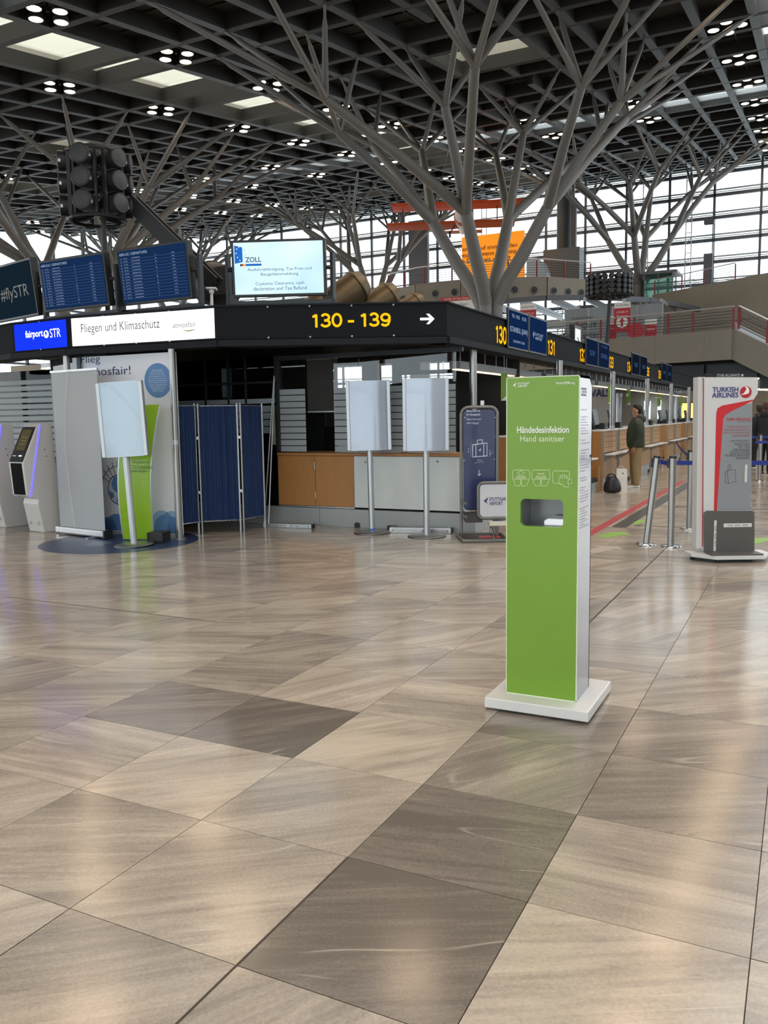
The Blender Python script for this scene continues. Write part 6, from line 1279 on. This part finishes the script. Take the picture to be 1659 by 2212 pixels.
# ================================================================== PEOPLE
def loft(secs, n=16, cap=True):
    """secs: (centre, half-width along a, half-width along b, a, b)"""
    b = MB(); k0 = 0
    for c, ra, rb_, a, bb in secs:
        c, a, bb = Vector(c), Vector(a), Vector(bb)
        for j in range(n): t_ = 2 * math.pi * j / n; b.v.append(tuple(c + a * (ra * math.cos(t_)) + bb * (rb_ * math.sin(t_))))
    for i in range(len(secs) - 1):
        for j in range(n): j2 = (j + 1) % n; b.f.append((i * n + j, i * n + j2, (i + 1) * n + j2, (i + 1) * n + j)); b.mi.append(0)
    if cap: b.f += [tuple(reversed(range(n))), tuple((len(secs) - 1) * n + j for j in range(n))]; b.mi += [0, 0]
    return b
def sub(o, lv=1):
    md = o.modifiers.new('smooth', 'SUBSURF'); md.levels = lv; md.render_levels = lv; return o
def person(label, loc, face, skin, top, legs, shoe, hairc, H=1.66, backpack=False, pocket=True):
    """local frame: f forward, s side(left), built around loc; body is one continuous skinned figure, clothes are its children"""
    f = Vector((face[0], face[1], 0)).normalized(); s = Vector((-f.y, f.x, 0)); L = Vector(loc); k = H / 1.66
    P = lambda a, c, z: L + f * (a * k) + s * (c * k) + up * (z * k)
    V = []; E = []; R = []
    def v(p, r, par=None):
        V.append(p); R.append(r * k)
        if par is not None: E.append((par, len(V) - 1))
        return len(V) - 1
    pel = v(P(0, 0, .86), .12); sp1 = v(P(.01, 0, 1.05), .115, pel); ch = v(P(.0, 0, 1.26), .12, sp1); nk = v(P(-.01, 0, 1.40), .055, ch); hd0 = v(P(.01, 0, 1.47), .062, nk); hd = v(P(.015, 0, 1.55), .088, hd0); hd1 = v(P(.0, 0, 1.615), .07, hd)
    for sd in (-1, 1):
        hp = v(P(0, .085 * sd, .80), .085, pel); kn = v(P(.015, .09 * sd, .44), .055, hp); an = v(P(-.01, .095 * sd, .09), .037, kn); v(P(.12, .1 * sd, .04), .032, an)
        shd = v(P(-.01, .17 * sd, 1.33), .06, ch); el = v(P(-.04, .215 * sd, 1.07), .042, shd); wr = v(P(.06, .215 * sd, .86), .028, el); pm_ = v(P(.075, .21 * sd, .80), .033, wr)
        for q in range(4): f1 = v(P(.05 + .022 * q, .21 * sd, .745), .0095, pm_); f2 = v(P(.052 + .022 * q, .198 * sd, .705 + .006 * abs(q - 1.5)), .0085, f1)
        v(P(.115, .195 * sd, .775), .0105, pm_)
    me = bpy.data.meshes.new('body'); me.from_pydata([tuple(p - L) for p in V], E, []); me.materials.append(skin)
    t = bpy.data.objects.new('person', me); COL.objects.link(t); t.location = L
    md = t.modifiers.new('skin', 'SKIN'); md.use_smooth_shade = True
    for i, sv in enumerate(me.skin_vertices[0].data): sv.radius = (R[i], R[i]); sv.use_root = (i == 0)
    m2 = t.modifiers.new('sub', 'SUBSURF'); m2.levels = 1; m2.render_levels = 1
    tag(t, label, 'person')
    def part(nm, secs, m_, n=16, lv=1): o_ = loft([(P(*c), ra * k, rb_ * k, a, bb) for c, ra, rb_, a, bb in secs], n).build(nm, m_, t, smooth=True); return sub(o_, lv)
    # clothes
    part('jacket', [((.0, 0, .80), .165, .185, f, s), ((.0, 0, .84), .175, .195, f, s), ((.015, 0, 1.0), .18, .2, f, s), ((.01, 0, 1.18), .175, .215, f, s), ((-.01, 0, 1.32), .14, .2, f, s), ((-.02, 0, 1.385), .1, .13, f, s), ((-.02, 0, 1.42), .085, .09, f, s)], top)
    part('hood', [((-.1, 0, 1.29), .06, .1, f, s), ((-.1, 0, 1.37), .09, .13, f, s), ((-.07, 0, 1.43), .10, .11, f, s), ((-.045, 0, 1.45), .09, .085, f, s)], top)
    for sd in (-1, 1):
        part('sleeve', [((-.01, .15 * sd, 1.345), .075, .05, f, up), ((-.02, .205 * sd, 1.30), .085, .075, f, s), ((-.04, .23 * sd, 1.12), .08, .07, f, s), ((-.035, .235 * sd, 1.04), .075, .065, f, s), ((.03, .225 * sd, .92), .06, .055, f, s), ((.06, .22 * sd, .845), .048, .045, f, s), ((.062, .22 * sd, .83), .04, .04, f, s)], top)
        part('trouser_leg', [((.0, .07 * sd, .88), .12, .095, f, s), ((.0, .085 * sd, .76), .115, .098, f, s), ((.015, .09 * sd, .6), .098, .085, f, s), ((.02, .092 * sd, .44), .08, .072, f, s), ((.0, .095 * sd, .25), .072, .065, f, s), ((-.005, .097 * sd, .1), .066, .06, f, s), ((.0, .098 * sd, .065), .07, .062, f, s)], legs)
        sh = part('shoe', [((-.075, .1 * sd, .045), .02, .035, up, s), ((-.06, .1 * sd, .048), .046, .044, up, s), ((.02, .1 * sd, .052), .05, .047, up, s), ((.1, .1 * sd, .04), .038, .05, up, s), ((.17, .1 * sd, .03), .027, .042, up, s), ((.195, .1 * sd, .025), .015, .025, up, s)], shoe, 12)
        MB().obox(P(.05, .1 * sd, .008), f * .13 * k, s * .045 * k, up * .008 * k).build('sole', WHITE, t, bev=.006)
        if shoe is not BLACK: MB().bar(P(-.04, (.1 + .049) * sd, .035), P(.07, (.1 + .05) * sd, .06), .006, .014, up=s).build('shoe_stripe', BLACK, t)
        # ear
        MB().lathe([(.0, -.012), (.018, -.008), (.02, .0), (.012, .01), (0, .01)], P(.0, .082 * sd, 1.535), 10, s * sd).build('ear', skin, t, smooth=True)
        MB().lathe([(.0, 0), (.009, .002), (0, .008)], P(.075, .03 * sd, 1.56), 8, f).build('eye', BLACK, t)
    part('nose', [((.08, 0, 1.555), .010, .008, up, s), ((.1, 0, 1.535), .012, .013, up, s), ((.108, 0, 1.522), .008, .011, up, s), ((.09, 0, 1.51), .006, .008, up, s)], skin, 8)
    part('jaw', [((.04, 0, 1.50), .03, .05, up, s), ((.075, 0, 1.485), .03, .035, up, s), ((.09, 0, 1.475), .015, .02, up, s)], skin, 10)
    MB().bar(P(.094, -.018, 1.497), P(.094, .018, 1.497), .008, .006).build('mouth', mat('lip', (120, 70, 62), .5), t)
    part('hair', [((.045, 0, 1.655), .03, .05, f, s), ((-.01, 0, 1.66), .08, .07, f, s), ((-.015, 0, 1.625), .1, .09, f, s), ((-.035, 0, 1.575), .082, .094, f, s), ((-.055, 0, 1.52), .055, .08, f, s), ((-.06, 0, 1.46), .035, .06, f, s)], hairc, 14)
    if backpack: part('backpack', [((-.2, 0, .85), .05, .12, f, s), ((-.22, 0, .95), .09, .15, f, s), ((-.22, 0, 1.2), .09, .15, f, s), ((-.2, 0, 1.33), .05, .11, f, s)], BLACK)
    return t
SKIN = mat('skin_tone', (168, 118, 92), .55, var=.05); HAIRB = mat('dark_hair', (26, 20, 18), .6); OLIVE = mat('olive_jacket', (46, 54, 38), .75, var=.2, scale=9); KHAKI = mat('khaki_cloth', (140, 118, 82), .8, var=.1, scale=8); SHOEW = mat('white_leather', (214, 208, 202), .45)
mp = fl(1372, 1056)
man = person('person in olive hooded jacket and khaki trousers standing at the desks facing left', (mp.x, mp.y, 0), (-.95, -.3), SKIN, OLIVE, KHAKI, SHOEW, HAIRB, 1.66)
MB().lathe([(.0, 0), (.008, .0), (.008, .022), (0, .026)], Vector((mp.x, mp.y, 0)) + Vector((.3, -.95, 0)) * -.0 + Vector((-.95, -.3, 0)).normalized() * .005 + Vector((.3, -.95, 0)).normalized() * .1 + up * 1.52, 8, (0, 0, 1)).build('earbud', WHITE, man)
DRK = mat('black_cloth', (24, 24, 28), .8, var=.2); DRK2 = mat('charcoal_cloth', (44, 44, 48), .8, var=.2)
p = fl(1508, 990); person('person in black coat half hidden behind the airline stand', (p.x, p.y, 0), (-.9, -.1), SKIN, DRK, DRK, BLACK, HAIRB, 1.7, True)
p = fl(1652, 1026); person('person in black at the right edge facing away', (p.x, p.y, 0), (.3, .9), SKIN, DRK, DRK, BLACK, mat('brown_hair', (72, 46, 36), .6), 1.72)
p = fl(1636, 1010); person('person in dark grey with backpack behind the right-edge person', (p.x, p.y, 0), (-.3, .9), SKIN, DRK2, DRK, BLACK, HAIRB, 1.66, True)
# bags at the man's feet
p = fl(1341, 1060); t = thing('paper_bag', 'tall white paper carrier bag standing beside the man in olive', 'bag', tuple(p)); f = R_.copy(); f.z = 0; f.normalize(); s = Vector((-f.y, f.x, 0))
b = MB(); b.add([p + f * a + s * c + up * z for z, g, e in ((0, .1, .07), (.25, .105, .06), (.43, .1, .035)) for a, c in ((-g, -e), (g, -e), (g, e), (-g, e))], [(0, 3, 2, 1)] + [(4 * i + j, 4 * i + (j + 1) % 4, 4 * i + 4 + (j + 1) % 4, 4 * i + 4 + j) for i in range(2) for j in range(4)]); b.build('bag_body', mat('bag_white', (220, 214, 202), .6, var=.05), t)
for e in (-.03, .03): MB().tube([p + f * (.05 * math.cos(q * .524)) + s * e + up * (.43 + .05 * math.sin(q * .524)) for q in range(7)], .004, 5).build('handle', MATS['bag_white'], t)
MB().obox(p + s * -.062 + up * .34 + f * .02, f * .012, s * .002, up * .012).build('logo_patch', mat('bag_print', (110, 96, 70), .6), t)
p = fl(1312, 1064) + Vector((.1, -.05, 0)); t = thing('black_bag', 'slouched black holdall with handles beside the paper bag', 'bag', tuple(p))
sub(loft([(p + up * .0, .15, .11, f, s), (p + up * .05, .18, .13, f, s), (p + up * .16, .165, .12, f, s), (p + up * .26, .12, .08, f, s), (p + up * .32, .06, .04, f, s)], 16).build('bag_body', mat('bag_black', (18, 17, 17), .45, var=.3, scale=14), t, smooth=True))
for e in (-.04, .04): MB().tube([p + f * (-.02 + .09 * math.cos(q * .314)) + s * e + up * (.24 + .12 * math.sin(q * .314)) for q in range(11)], .01, 6).build('handle', BLACK, t)
